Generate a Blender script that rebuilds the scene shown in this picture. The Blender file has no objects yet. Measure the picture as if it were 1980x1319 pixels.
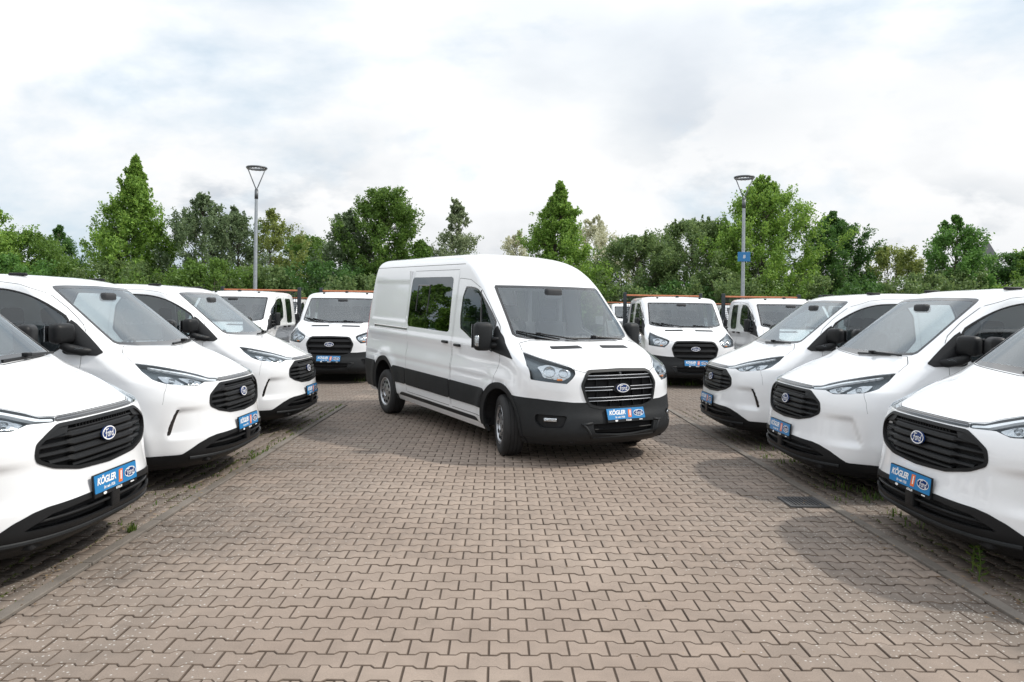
import bpy, bmesh, math, random
import numpy as np
from mathutils import Vector, Matrix
R=math.radians
random.seed(7); np.random.seed(7)
S=bpy.context.scene; COL=S.collection
# ------------------------------------------------------------------ camera, sky, sun, exposure
cam=bpy.data.cameras.new('camera'); camo=bpy.data.objects.new('camera',cam); COL.objects.link(camo)
cam.sensor_width=36; cam.lens=1439/1980*36; cam.clip_end=2000; cam.clip_start=.05
cam.shift_y=-61.2/1980
camo.location=(0,0,1.707)
camo.matrix_world=Matrix.Translation((0,0,1.707))@Matrix.Rotation(R(-.88),4,'Z')@Matrix.Rotation(R(90),4,'X')@Matrix.Rotation(R(.8),4,'Z')
S.camera=camo
SUN_EL,SUN_AZ=R(47),R(88)          # sun stands over the right-hand row, azimuth from +Y towards +X
W=bpy.data.worlds.new('World'); S.world=W; W.use_nodes=True
SKY_OFF=(2.2,6.4,0)
def world():
    nt=W.node_tree; N=nt.nodes; L=nt.links; N.clear()
    def n(t,**k):
        x=N.new(t)
        for a,b in k.items(): setattr(x,a,b)
        return x
    def math_(op,a,b=None,c=None):
        m=n('ShaderNodeMath',operation=op)
        for i,v in enumerate((a,b,c)):
            if v is None: continue
            if isinstance(v,(int,float)): m.inputs[i].default_value=v
            else: L.new(v,m.inputs[i])
        return m.outputs[0]
    out=n('ShaderNodeOutputWorld'); bg=n('ShaderNodeBackground'); bg.inputs[1].default_value=.112
    sky=n('ShaderNodeTexSky',sky_type='NISHITA'); sky.sun_disc=False; sky.sun_elevation=SUN_EL; sky.sun_rotation=SUN_AZ
    sky.air_density=1.0; sky.dust_density=1.5
    tc=n('ShaderNodeTexCoord'); sp=n('ShaderNodeSeparateXYZ'); L.new(tc.outputs['Generated'],sp.inputs[0])
    zz=math_('ADD',math_('MAXIMUM',sp.outputs[2],0.0),.50)
    cb=n('ShaderNodeCombineXYZ'); L.new(math_('DIVIDE',sp.outputs[0],zz),cb.inputs[0]); L.new(math_('DIVIDE',sp.outputs[1],zz),cb.inputs[1])
    L.new(math_('MULTIPLY',sp.outputs[2],1.5),cb.inputs[2])
    def noise(scale,detail,rough,off,dist=0.0):
        mp=n('ShaderNodeMapping'); mp.inputs['Location'].default_value=off; L.new(cb.outputs[0],mp.inputs[0])
        t=n('ShaderNodeTexNoise'); t.inputs['Scale'].default_value=scale; t.inputs['Detail'].default_value=detail; t.inputs['Roughness'].default_value=rough
        t.inputs['Distortion'].default_value=dist
        L.new(mp.outputs[0],t.inputs[0]); return t.outputs[0]
    def ramp(v,pts):
        r=n('ShaderNodeValToRGB'); e=r.color_ramp.elements
        while len(e)<len(pts): e.new(.5)
        for i,(p,c) in enumerate(pts): e[i].position=p; e[i].color=(c if isinstance(c,tuple) else (c,c,c))+(1,)
        L.new(v,r.inputs[0]); return r.outputs[0]
    cover=ramp(noise(1.25,7,.55,SKY_OFF,.2),[(.35,0.0),(.48,1.0)])       # 0 = blue gap, 1 = cloud
    puff=noise(1.7,8,.50,(1.7,8.2,.4),.1)
    shade=ramp(puff,[(.33,(6.5,6.9,7.4)),(.44,(7.6,7.9,8.2)),(.53,(8.9,9.0,9.1)),(.64,(10.6,10.6,10.6))])
    # thin bright veil, brighter higher up where the cloud sheet is thin
    gain=ramp(sp.outputs[2],[(.06,(.88,.89,.905)),(.20,(1.02,1.025,1.03)),(.34,(1.16,1.17,1.18)),(.75,(1.60,1.63,1.67))])
    mv=n('ShaderNodeMixRGB',blend_type='MULTIPLY'); mv.inputs[0].default_value=1; L.new(shade,mv.inputs[1]); L.new(gain,mv.inputs[2])
    # heaped clouds low in the sky, crisp bright tops
    heap=ramp(noise(2.3,11,.57,(3.3,.6,2.0),.1),[(.47,0.0),(.53,.95)]); low=ramp(sp.outputs[2],[(.04,.45),(.14,.95),(.34,.15)])
    hm=n('ShaderNodeMixRGB',blend_type='MULTIPLY'); hm.inputs[0].default_value=1; L.new(heap,hm.inputs[1]); L.new(low,hm.inputs[2])
    mh=n('ShaderNodeMixRGB'); L.new(hm.outputs[0],mh.inputs[0]); L.new(mv.outputs[0],mh.inputs[1]); mh.inputs[2].default_value=(9.7,9.75,9.8,1); mv=mh
    mx=n('ShaderNodeMixRGB'); L.new(cover,mx.inputs[0])
    sk=n('ShaderNodeMixRGB',blend_type='MIX'); sk.inputs[0].default_value=.80; L.new(sky.outputs[0],sk.inputs[1]); sk.inputs[2].default_value=(6.4,7.8,9.0,1)
    L.new(sk.outputs[0],mx.inputs[1]); L.new(mv.outputs[0],mx.inputs[2])
    L.new(mx.outputs[0],bg.inputs[0]); L.new(bg.outputs[0],out.inputs[0])
world()
sun=bpy.data.lights.new('sun','SUN'); sun.energy=3.4; sun.angle=R(2.4); sun.color=(1,.95,.87)
suno=bpy.data.objects.new('sun',sun); COL.objects.link(suno); suno.location=(12,0,14)
sd=Vector((math.sin(SUN_AZ)*math.cos(SUN_EL),math.cos(SUN_AZ)*math.cos(SUN_EL),math.sin(SUN_EL)))
suno.rotation_euler=sd.to_track_quat('Z','Y').to_euler()
S.view_settings.view_transform='Standard'; S.view_settings.look='None'; S.view_settings.gamma=1; S.view_settings.use_curve_mapping=False
S.view_settings.exposure=-.08
# ------------------------------------------------------------------ materials
def nodes(m):
    m.use_nodes=True; nt=m.node_tree; return nt,nt.nodes,nt.links,nt.nodes['Principled BSDF']
def mat(name,col,rough=.5,metal=0,coat=0,spec=.5,bump=0,bscale=60,var=0,vscale=8,emit=None):
    m=bpy.data.materials.new(name); nt,N,L,b=nodes(m)
    b.inputs['Base Color'].default_value=(*col,1); b.inputs['Roughness'].default_value=rough; b.inputs['Metallic'].default_value=metal
    b.inputs['Coat Weight'].default_value=coat; b.inputs['Coat Roughness'].default_value=.04; b.inputs['Specular IOR Level'].default_value=spec
    if emit: b.inputs['Emission Color'].default_value=(*emit[:3],1); b.inputs['Emission Strength'].default_value=emit[3]
    if bump or var:
        tc=N.new('ShaderNodeTexCoord')
    if bump:
        t=N.new('ShaderNodeTexNoise'); t.inputs['Scale'].default_value=bscale; t.inputs['Detail'].default_value=4; L.new(tc.outputs['Object'],t.inputs[0])
        bp=N.new('ShaderNodeBump'); bp.inputs['Strength'].default_value=bump; bp.inputs['Distance'].default_value=.01; L.new(t.outputs[0],bp.inputs['Height']); L.new(bp.outputs[0],b.inputs['Normal'])
    if var:
        t=N.new('ShaderNodeTexNoise'); t.inputs['Scale'].default_value=vscale; t.inputs['Detail'].default_value=5; L.new(tc.outputs['Object'],t.inputs[0])
        h=N.new('ShaderNodeHueSaturation'); h.inputs['Color'].default_value=(*col,1)
        mr=N.new('ShaderNodeMapRange'); mr.inputs[1].default_value=.3; mr.inputs[2].default_value=.7; mr.inputs[3].default_value=1-var; mr.inputs[4].default_value=1+var
        L.new(t.outputs[0],mr.inputs[0]); L.new(mr.outputs[0],h.inputs['Value']); L.new(h.outputs[0],b.inputs['Base Color'])
    return m
def glass(name,tint,ior=1.5,rough=0.0,dust=0.0):
    m=bpy.data.materials.new(name); m.use_nodes=True; nt=m.node_tree; N=nt.nodes; L=nt.links; N.clear()
    o=N.new('ShaderNodeOutputMaterial'); mx=N.new('ShaderNodeMixShader'); t=N.new('ShaderNodeBsdfTransparent'); g=N.new('ShaderNodeBsdfGlossy'); f=N.new('ShaderNodeLayerWeight'); f.inputs[0].default_value=.5
    pw=N.new('ShaderNodeMath'); pw.operation='POWER'; pw.inputs[1].default_value=4.5; L.new(f.outputs['Facing'],pw.inputs[0])
    r0=((ior-1)/(ior+1))**2; ml=N.new('ShaderNodeMath'); ml.operation='MULTIPLY_ADD'; ml.inputs[1].default_value=1-r0; ml.inputs[2].default_value=r0; L.new(pw.outputs[0],ml.inputs[0])
    t.inputs[0].default_value=(*tint,1); g.inputs['Roughness'].default_value=rough; g.inputs[0].default_value=(.90,.96,1,1)
    L.new(ml.outputs[0],mx.inputs[0]); L.new(t.outputs[0],mx.inputs[1]); L.new(g.outputs[0],mx.inputs[2]); 
    if dust:   # thin even film of dust on the pane
        d=N.new('ShaderNodeBsdfDiffuse'); d.inputs[0].default_value=(.62,.62,.60,1); m2=N.new('ShaderNodeMixShader'); m2.inputs[0].default_value=dust
        L.new(mx.outputs[0],m2.inputs[1]); L.new(d.outputs[0],m2.inputs[2]); L.new(m2.outputs[0],o.inputs[0])
    else: L.new(mx.outputs[0],o.inputs[0])
    return m
M={}
M['paint']=mat('white_paint',(.82,.83,.845),.30,coat=1,bump=.006,bscale=220)
M['gap']=mat('panel_gap',(.05,.052,.055),.8)
M['plastic']=mat('black_plastic',(.012,.0125,.0135),.42,spec=.22,bump=.12,bscale=900,var=.1)
M['cladding']=mat('dark_grey_cladding',(.019,.0205,.022),.52,spec=.22,bump=.12,bscale=900,var=.1)
M['piano']=mat('gloss_black',(.012,.012,.013),.12,coat=.6)
M['dark']=mat('black_recess',(.008,.008,.009),.9)
M['rubber']=mat('tyre_rubber',(.018,.018,.019),.75,bump=.2,bscale=200,var=.2)
M['chrome']=mat('chrome',(.72,.73,.75),.14,metal=1)
M['satin']=mat('satin_chrome',(.42,.43,.45),.22,metal=1)
M['silver']=mat('silver_wheel',(.42,.43,.45),.32,metal=.85)
M['glass']=glass('windscreen_glass',(.88,.93,.93),2.2,0.0,.02)
M['glass_side']=glass('side_window_glass',(.52,.59,.60),1.85)
M['glass_dark']=glass('privacy_glass',(.08,.085,.09),ior=2.1)
M['lens']=glass('lamp_lens',(.93,.95,.96),1.45)
M['housing']=mat('lamp_housing',(.075,.092,.105),.30,metal=.3)
M['reflector']=mat('lamp_reflector',(.50,.52,.54),.16,metal=1,bump=1.0,bscale=34)
M['drl']=mat('light_guide',(.70,.72,.74),.25,coat=1)
M['amber']=mat('amber_bulb',(.75,.22,.03),.3)
M['red_lens']=mat('tail_lamp_red',(.45,.015,.02),.2,coat=1)
M['lining']=mat('cabin_lining_grey',(.55,.55,.555),.85)
M['bulkhead']=mat('bulkhead_grey',(.50,.50,.51),.8)
M['dash']=mat('dashboard_dark',(.03,.031,.034),.7,bump=.1,bscale=500)
M['seat']=mat('seat_fabric',(.035,.036,.04),.95,bump=.3,bscale=400)
M['blue']=mat('dealer_plate_blue',(.016,.20,.47),.35,coat=.3)
M['navy']=mat('oval_blue',(.008,.034,.15),.25,coat=.6)
M['white']=mat('white_print',(.82,.82,.82),.5)
M['orange']=mat('orange_print',(.80,.17,.03),.45)
M['orange_bar']=mat('orange_paint',(.60,.21,.10),.5,var=.12)
M['alu']=mat('aluminium_dropside',(.62,.63,.65),.42,metal=.35)
M['darkmetal']=mat('dark_grey_frame',(.03,.038,.045),.5)
M['galv']=mat('galvanised_steel',(.40,.43,.46),.42,metal=.55,var=.12,vscale=14)
M['lampgrey']=mat('luminaire_grey',(.13,.14,.15),.45,metal=.3)
M['paper']=mat('paper',(.8,.8,.78),.8)
M['iron']=mat('cast_iron',(.085,.085,.086),.65,metal=.3,bump=.3,bscale=120)
# ------------------------------------------------------------------ helpers
WARP=None
def mk(name,verts,faces,m,parent=None,smooth=False,normals=None):
    v=np.array(verts,float).reshape(-1,3)
    if WARP is not None: v=WARP(v)
    me=bpy.data.meshes.new(name); me.from_pydata(v.tolist(),[],[tuple(int(i) for i in f) for f in faces])
    if smooth: me.polygons.foreach_set('use_smooth',[True]*len(me.polygons))
    if m is not None: me.materials.append(m)
    me.update()
    if normals is not None: me.normals_split_custom_set_from_vertices([tuple(n) for n in normals])
    o=bpy.data.objects.new(name,me); COL.objects.link(o)
    if parent is not None: o.parent=parent
    return o
def empty(name,loc=(0,0,0),rz=0,parent=None):
    o=bpy.data.objects.new(name,None); COL.objects.link(o); o.location=loc; o.rotation_euler=(0,0,rz); o.empty_display_size=.2
    if parent is not None: o.parent=parent
    return o
def tag(o,label,cat,group=None,kind=None):
    if label: o['label']=label
    if cat: o['category']=cat
    if group: o['group']=group
    if kind: o['kind']=kind
    return o
def copy_tree(o,parent=None):
    c=o.copy(); COL.objects.link(c); c.parent=parent
    for ch in list(o.children): copy_tree(ch,c)
    return c
class MB:
    """collects simple solids into one mesh"""
    def __init__(s): s.v=[]; s.f=[]; s.sm=[]
    def add(s,v,f):
        b=len(s.v); s.v+= [tuple(p) for p in v]; s.f+=[tuple(i+b for i in q) for q in f]; return s
    def box(s,c,d,rot=None,bev=0):
        x,y,z=[q/2 for q in d]; b=min(bev,x*.98,y*.98,z*.98)
        if b<=0:
            v=[(i*x,j*y,k*z) for k in(-1,1) for j in(-1,1) for i in(-1,1)]
            f=[(0,2,3,1),(4,5,7,6),(0,1,5,4),(2,6,7,3),(0,4,6,2),(1,3,7,5)]
        else:
            bm=bmesh.new(); bmesh.ops.create_cube(bm,size=1)
            for w in bm.verts: w.co=Vector((w.co.x*2*x,w.co.y*2*y,w.co.z*2*z))
            bmesh.ops.bevel(bm,geom=bm.edges[:]+bm.verts[:],offset=b,segments=3,profile=.5,affect='EDGES',clamp_overlap=True)
            bm.verts.index_update(); v=[tuple(w.co) for w in bm.verts]; f=[[w.index for w in q.verts] for q in bm.faces]; bm.free()
        Mx=Matrix.Translation(c)@(rot.to_4x4() if rot is not None else Matrix.Identity(4))
        return s.add([tuple(Mx@Vector(p)) for p in v],f)
    def tube(s,pts,r,n=8,cap=True):
        pts=[Vector(p) for p in pts]; rr=r if isinstance(r,(list,tuple)) else [r]*len(pts); V=[];F=[]
        for i,p in enumerate(pts):
            t=(pts[min(i+1,len(pts)-1)]-pts[max(i-1,0)]).normalized()
            a=Vector((0,0,1)) if abs(t.z)<.9 else Vector((1,0,0)); u=t.cross(a).normalized(); w=t.cross(u)
            for k in range(n):
                an=2*math.pi*k/n; V.append(tuple(p+(u*math.cos(an)+w*math.sin(an))*rr[i]))
        for i in range(len(pts)-1):
            for k in range(n): F.append((i*n+k,i*n+(k+1)%n,(i+1)*n+(k+1)%n,(i+1)*n+k))
        if cap: F.append(tuple(range(n-1,-1,-1))); F.append(tuple(range((len(pts)-1)*n,len(pts)*n)))
        return s.add(V,F)
    def lathe(s,prof,n=40,axis='Y',c=(0,0,0)):
        V=[];F=[]
        for (r,a) in prof:
            for k in range(n):
                t=2*math.pi*k/n; p=(r*math.cos(t),a,r*math.sin(t)) if axis=='Y' else ((r*math.cos(t),r*math.sin(t),a) if axis=='Z' else (a,r*math.cos(t),r*math.sin(t)))
                V.append((p[0]+c[0],p[1]+c[1],p[2]+c[2]))
        for i in range(len(prof)-1):
            for k in range(n): F.append((i*n+k,i*n+(k+1)%n,(i+1)*n+(k+1)%n,(i+1)*n+k))
        return s.add(V,F)
    def prism(s,pts,t,Mx):
        """flat outline pts (a,b) extruded by t along local z of Mx"""
        n=len(pts); V=[Mx@Vector((a,b,t)) for a,b in pts]+[Mx@Vector((a,b,0)) for a,b in pts]
        F=[tuple(range(n)),tuple(range(2*n-1,n-1,-1))]+[(i,i+n,(i+1)%n+n,(i+1)%n) for i in range(n)]
        return s.add(V,F)
    def build(s,name,m,parent=None,smooth=False):
        o=mk(name,s.v,s.f,m,parent,smooth)
        if smooth=='auto':
            me=o.data; me.polygons.foreach_set('use_smooth',[True]*len(me.polygons)); 
            sharp_edges(me)
        return o
def sharp_edges(me,ang=40):
    bm=bmesh.new(); bm.from_mesh(me); bmesh.ops.recalc_face_normals(bm,faces=bm.faces)
    for e in bm.edges:
        if len(e.link_faces)==2 and e.calc_face_angle(0)>R(ang): e.smooth=False
    bm.to_mesh(me); bm.free()
def rpoly(pts,r=.03,seg=5):
    """polygon with rounded corners"""
    out=[]; n=len(pts)
    for i in range(n):
        p=np.array(pts[i],float); a=np.array(pts[i-1],float)-p; b=np.array(pts[(i+1)%n],float)-p
        la,lb=np.hypot(*a),np.hypot(*b); k=min(r,la*.45,lb*.45); s0=p+a/la*k; s1=p+b/lb*k
        for t in np.linspace(0,1,seg): out.append(tuple((1-t)**2*s0+2*t*(1-t)*p+t*t*s1))
    return out
def smoothpoly(pts,it=2):
    for _ in range(it):
        q=[]
        for i in range(len(pts)):
            a=np.array(pts[i]);b=np.array(pts[(i+1)%len(pts)]); q+=[tuple(.75*a+.25*b),tuple(.25*a+.75*b)]
        pts=q
    return pts
def sym(half): return half+[(-a,b) for a,b in reversed(half) if abs(a)>1e-9]
def sdpoly(P,poly):
    q=np.array(poly,float); d=np.full(len(P),1e9); ins=np.zeros(len(P),bool); j=len(q)-1
    for i in range(len(q)):
        a,b=q[j],q[i]; e=b-a; w=P-a; t=np.clip((w@e)/max(e@e,1e-12),0,1); d=np.minimum(d,np.hypot(*(w-t[:,None]*e).T))
        c=((a[1]>P[:,1])!=(b[1]>P[:,1])); 
        if a[1]!=b[1]: ins^=c&(P[:,0]<(b[0]-a[0])*(P[:,1]-a[1])/(b[1]-a[1])+a[0])
        j=i
    return np.where(ins,-d,d)
def pchip(xk,yk,x):
    xk=np.asarray(xk,float);yk=np.asarray(yk,float);h=np.diff(xk);d=np.diff(yk)/h
    m=np.zeros_like(yk);m[0]=d[0];m[-1]=d[-1]
    for i in range(1,len(yk)-1):
        if d[i-1]*d[i]>0:
            w1=2*h[i]+h[i-1];w2=h[i]+2*h[i-1];m[i]=(w1+w2)/(w1/d[i-1]+w2/d[i])
    i=np.clip(np.searchsorted(xk,x)-1,0,len(xk)-2);t=(x-xk[i])/h[i]
    return ((1+2*t)*(1-t)**2*yk[i]+t*(1-t)**2*h[i]*m[i]+t*t*(3-2*t)*yk[i+1]+t*t*(t-1)*h[i]*m[i+1])
# ------------------------------------------------------------------ car body: half shell lofted from plan outlines, then cut into panels
class Shell:
    def __init__(s,rows,sub=7,nf=60,ns=80,nr=12,xr=-4.0,rr=.12,disp=None):
        Rw=np.array(rows,float);k=np.arange(len(Rw));K=np.linspace(0,len(Rw)-1,(len(Rw)-1)*sub+1)
        T=np.stack([pchip(k,Rw[:,j],K) for j in range(Rw.shape[1])],1); P=[];U=[]
        for (z,xf,L,Wd,n,m,dr) in T:
            Wd=max(Wd,1e-4)
            t=np.linspace(0,1,600);yy=Wd*np.sin(t*np.pi/2)**(2/n)
            xx=xf-L+L*np.maximum(0,1-(yy/Wd)**n)**(1/m);xx[-1]=xf-L;yy[-1]=Wd
            a=np.r_[0,np.cumsum(np.hypot(np.diff(xx),np.diff(yy)))]
            q=np.linspace(0,a[-1],nf);fx=np.interp(q,a,xx);fy=np.interp(q,a,yy)
            xe=xr+dr;r=min(rr,Wd*.8)
            sx=np.linspace(fx[-1],xe+r,ns+1)[1:];sy=np.full(ns,Wd)
            th=np.linspace(0,np.pi/2,7)[1:];cx=xe+r-r*np.sin(th);cy=Wd-r+r*np.cos(th)
            bx=np.full(nr,xe);by=np.linspace(Wd-r,0,nr+1)[1:]
            x=np.r_[fx,sx,cx,bx];y=np.r_[fy,sy,cy,by]; u=np.r_[0,np.cumsum(np.hypot(np.diff(x),np.diff(y)))]
            if disp is not None: x,y=disp(x,y,z,u,Wd)
            P.append(np.stack([x,y,np.full_like(x,z)],1));U.append(u)
        G=np.array(P);nz,nu=G.shape[:2]
        du=np.gradient(G,axis=1);dv=np.gradient(G,axis=0);N=np.cross(du,dv)
        N/=np.maximum(np.linalg.norm(N,axis=2,keepdims=True),1e-9)
        N[:,0,1]=0;N[:,-1,1]=0;N[-1]=[0,0,1]
        s.G=G;s.GN=N;s.GU=np.array(U);s.z=T[:,0]
        s.V=[tuple(v) for v in G.reshape(-1,3)];s.N=[tuple(v) for v in N.reshape(-1,3)];s.U=list(s.GU.reshape(-1))
        ix=np.arange(nz*nu).reshape(nz,nu)
        s.F=[(int(ix[i,j]),int(ix[i,j+1]),int(ix[i+1,j+1]),int(ix[i+1,j])) for i in range(nz-1) for j in range(nu-1)]
        s.T=['body']*len(s.F)
    def at(s,u,z):
        """point and normal on the skin; negative u = right-hand side"""
        au=abs(u); i=int(np.clip(np.searchsorted(s.z,z)-1,0,len(s.z)-2)); f=(z-s.z[i])/(s.z[i+1]-s.z[i])
        def row(k): return np.array([np.interp(au,s.GU[k],s.G[k,:,c]) for c in range(3)]),np.array([np.interp(au,s.GU[k],s.GN[k,:,c]) for c in range(3)])
        p0,n0=row(i);p1,n1=row(i+1);p=p0*(1-f)+p1*f;n=n0*(1-f)+n1*f;n/=np.linalg.norm(n)
        if u<0: p[1]*=-1;n[1]*=-1
        return Vector(p),Vector(n)
    def coords(s,c):
        V=np.array(s.V)
        if c=='uz': return np.stack([np.array(s.U),V[:,2]],1)
        if c=='xz': return V[:,[0,2]]
        if c=='yz': return V[:,[1,2]]
    def _split(s,phi,new,src,ok):
        eps=2e-5; sg=np.where(phi<-eps,-1,np.where(phi>eps,1,0)).tolist(); F=[];T=[];cache={}
        def cross(a,b):
            k=(a,b) if a<b else (b,a)
            if k not in cache:
                t=phi[k[0]]/(phi[k[0]]-phi[k[1]]); A,B=k
                s.V.append(tuple(s.V[A][i]*(1-t)+s.V[B][i]*t for i in range(3)))
                nn=np.array(s.N[A])*(1-t)+np.array(s.N[B])*t; nn/=max(np.linalg.norm(nn),1e-9); s.N.append(tuple(nn)); s.U.append(s.U[A]*(1-t)+s.U[B]*t)
                cache[k]=len(s.V)-1
            return cache[k]
        for f,t in zip(s.F,s.T):
            if t not in src or not all(ok[i] for i in f): F.append(f);T.append(t);continue
            g=[sg[i] for i in f]
            if min(g)>=0: F.append(f);T.append(t);continue
            if max(g)<=0: F.append(f);T.append(new(t));continue
            I=[];O=[]
            for a in range(len(f)):
                b=(a+1)%len(f)
                if g[a]<=0: I.append(f[a])
                if g[a]>=0: O.append(f[a])
                if g[a]*g[b]<0: c=cross(f[a],f[b]); I.append(c);O.append(c)
            if len(I)>2: F.append(tuple(I));T.append(new(t))
            if len(O)>2: F.append(tuple(O));T.append(t)
        s.F=F;s.T=T
    def okmask(s,cond):
        return np.ones(len(s.V),bool).tolist() if cond is None else cond(np.array(s.V),np.array(s.U),np.array(s.N)).tolist()
    def cut(s,c,poly,name,src=('body',),cond=None,groove=0,band=None,bandname=None,grow=0):
        s._split(sdpoly(s.coords(c),poly)-grow,lambda t:name,set(src),s.okmask(cond))
        if band: s._split(-(sdpoly(s.coords(c),poly)-grow+band),lambda t:bandname,{name},s.okmask(cond))
        if groove: s._split(np.abs(sdpoly(s.coords(c),poly)-grow)-groove,lambda t:'gap',set(src)|{name},s.okmask(cond))
    def line(s,c,pts,g=.003,src=('body',),cond=None):
        """groove along an open line"""
        q=np.array(pts,float)
        def sd(P):
            d=np.full(len(P),1e9);sgn=np.zeros(len(P))
            for i in range(len(q)-1):
                e=q[i+1]-q[i];w=P-q[i];t=np.clip((w@e)/(e@e),0,1);dd=np.hypot(*(w-t[:,None]*e).T);cr=e[0]*w[:,1]-e[1]*w[:,0]
                m=dd<d-1e-9;sgn[m]=np.sign(cr[m]);d[m]=dd[m]
            return d,sgn
        d,sg=sd(s.coords(c)); ok=np.array(s.okmask(cond))&(d<.08)
        s._split(d*sg,lambda t:t,set(src),ok.tolist())
        d,sg=sd(s.coords(c)); s._split(d-g,lambda t:'gap',set(src),s.okmask(cond))
    def part(s,tags,name,m,parent,off=0,depth=0,both='join',smooth=True,filt=None,side=None):
        tags={tags} if isinstance(tags,str) else set(tags)
        fs=[f for f,t in zip(s.F,s.T) if t in tags and (filt is None or filt(np.mean([s.V[i] for i in f],0)))]
        if not fs: return []
        ids={};V=[];N=[];F=[]
        for f in fs:
            g=[]
            for i in f:
                if i not in ids:
                    ids[i]=len(V); n=np.array(s.N[i]); V.append(np.array(s.V[i])+n*off); N.append(n)
                g.append(ids[i])
            F.append(tuple(g))
        if depth:
            ed={}
            for f in F:
                for a in range(len(f)): ed.setdefault(tuple(sorted((f[a],f[(a+1)%len(f)]))),[]).append((f[a],f[(a+1)%len(f)]))
            for k,l in ed.items():
                if len(l)==1:
                    a,b=l[0]
                    if abs(V[a][1])<1e-6 and abs(V[b][1])<1e-6: continue
                    q=len(V); pa,pb=V[a],V[b]; na,nb=N[a],N[b]; sn=np.cross(pb-pa,na); sn/=max(np.linalg.norm(sn),1e-9)
                    V+= [pa,pb,pb-nb*depth,pa-na*depth]; N+=[sn]*4; F.append((q+1,q,q+3,q+2))
        V=np.array(V);N=np.array(N); out=[]
        V2=V*[1,-1,1];N2=N*[1,-1,1];F2=[tuple(reversed(f)) for f in F]
        if both=='join': out.append(mk(name,np.r_[V,V2],F+[tuple(i+len(V) for i in f) for f in F2],m,parent,smooth,np.r_[N,N2]))
        else:
            if both in('split','left'): out.append(mk(name,V,F,m,parent,smooth,N))
            if both in('split','right'): out.append(mk(name,V2,F2,m,parent,smooth,N2))
        return out
    def bar(s,name,z,u0,u1,h,m,parent,off=0,thick=.02,n=36,mod=None,tilt=0):
        """slat following the skin between two arc lengths"""
        V=[];F=[]
        for i in range(n+1):
            u=u0+(u1-u0)*i/n; zz,hh,oo,th=z,h,off,thick
            if mod: zz,hh,oo,th=mod(u,zz,hh,oo,th)
            p,nn=s.at(u,zz); nn=Vector((nn.x,nn.y,0)).normalized(); b=min(hh,th)*.3
            for (a,c) in [(0,-hh/2+b),(0,hh/2-b),(-b,hh/2),(-th,hh/2),(-th,-hh/2),(-b,-hh/2)]:
                V.append(tuple(p+nn*(oo+a+tilt*c)+Vector((0,0,c))))
        for i in range(n):
            for k in range(6): F.append((i*6+k,(i+1)*6+k,(i+1)*6+(k+1)%6,i*6+(k+1)%6))
        F.append((0,1,2,3,4,5));F.append(tuple(n*6+k for k in (5,4,3,2,1,0)))
        return mk(name,V,F,m,parent)
    def frame(s,u,z,off=0):
        """matrix with local z along the skin normal, x to the viewer's right, y up"""
        p,n=s.at(u,z); x=Vector((0,0,1)).cross(n).normalized(); y=n.cross(x); 
        return Matrix(((x.x,y.x,n.x,p.x+n.x*off),(x.y,y.y,n.y,p.y+n.y*off),(x.z,y.z,n.z,p.z+n.z*off),(0,0,0,1)))
# ------------------------------------------------------------------ lettering
def text_outline(txt,size,shear=0,bold=0.0,align='CENTER',space=1.0):
    cu=bpy.data.curves.new('t','FONT'); cu.body=txt; cu.size=size; cu.shear=shear; cu.offset=bold; cu.align_x=align; cu.align_y='CENTER'; cu.space_character=space; cu.resolution_u=3
    o=bpy.data.objects.new('t',cu); COL.objects.link(o); dg=bpy.context.evaluated_depsgraph_get(); dg.update(); me=o.evaluated_get(dg).to_mesh()
    v=[(p.co.x,p.co.y) for p in me.vertices]; f=[tuple(q.vertices) for q in me.polygons]; o.evaluated_get(dg).to_mesh_clear(); bpy.data.objects.remove(o); bpy.data.curves.remove(cu); return v,f
def stroke(mb,pts,w,Mx,t=.0012):
    """flat ribbon with varying width along a 2-D path"""
    pts=[Vector(p) for p in pts]; n=len(pts); V=[];F=[]
    for i,p in enumerate(pts):
        d=(pts[min(i+1,n-1)]-pts[max(i-1,0)]).normalized(); q=Vector((-d.y,d.x)); ww=(w[i] if isinstance(w,list) else w)/2
        V+= [Mx@Vector((p.x+q.x*ww,p.y+q.y*ww,t)),Mx@Vector((p.x-q.x*ww,p.y-q.y*ww,t))]
    for i in range(n-1): F.append((2*i,2*i+1,2*i+3,2*i+2))
    mb.add(V,F)
def spl(pts,n=5):
    """Catmull-Rom through 2-D points"""
    out=[];P=[pts[0]]+list(pts)+[pts[-1]]
    for i in range(1,len(P)-2):
        for k in range(n):
            t=k/n; out.append(tuple(.5*((2*P[i][c])+(-P[i-1][c]+P[i+1][c])*t+(2*P[i-1][c]-5*P[i][c]+4*P[i+1][c]-P[i+2][c])*t*t+(-P[i-1][c]+3*P[i][c]-3*P[i+1][c]+P[i+2][c])*t**3) for c in (0,1)))
    out.append(tuple(pts[-1])); return out
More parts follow.
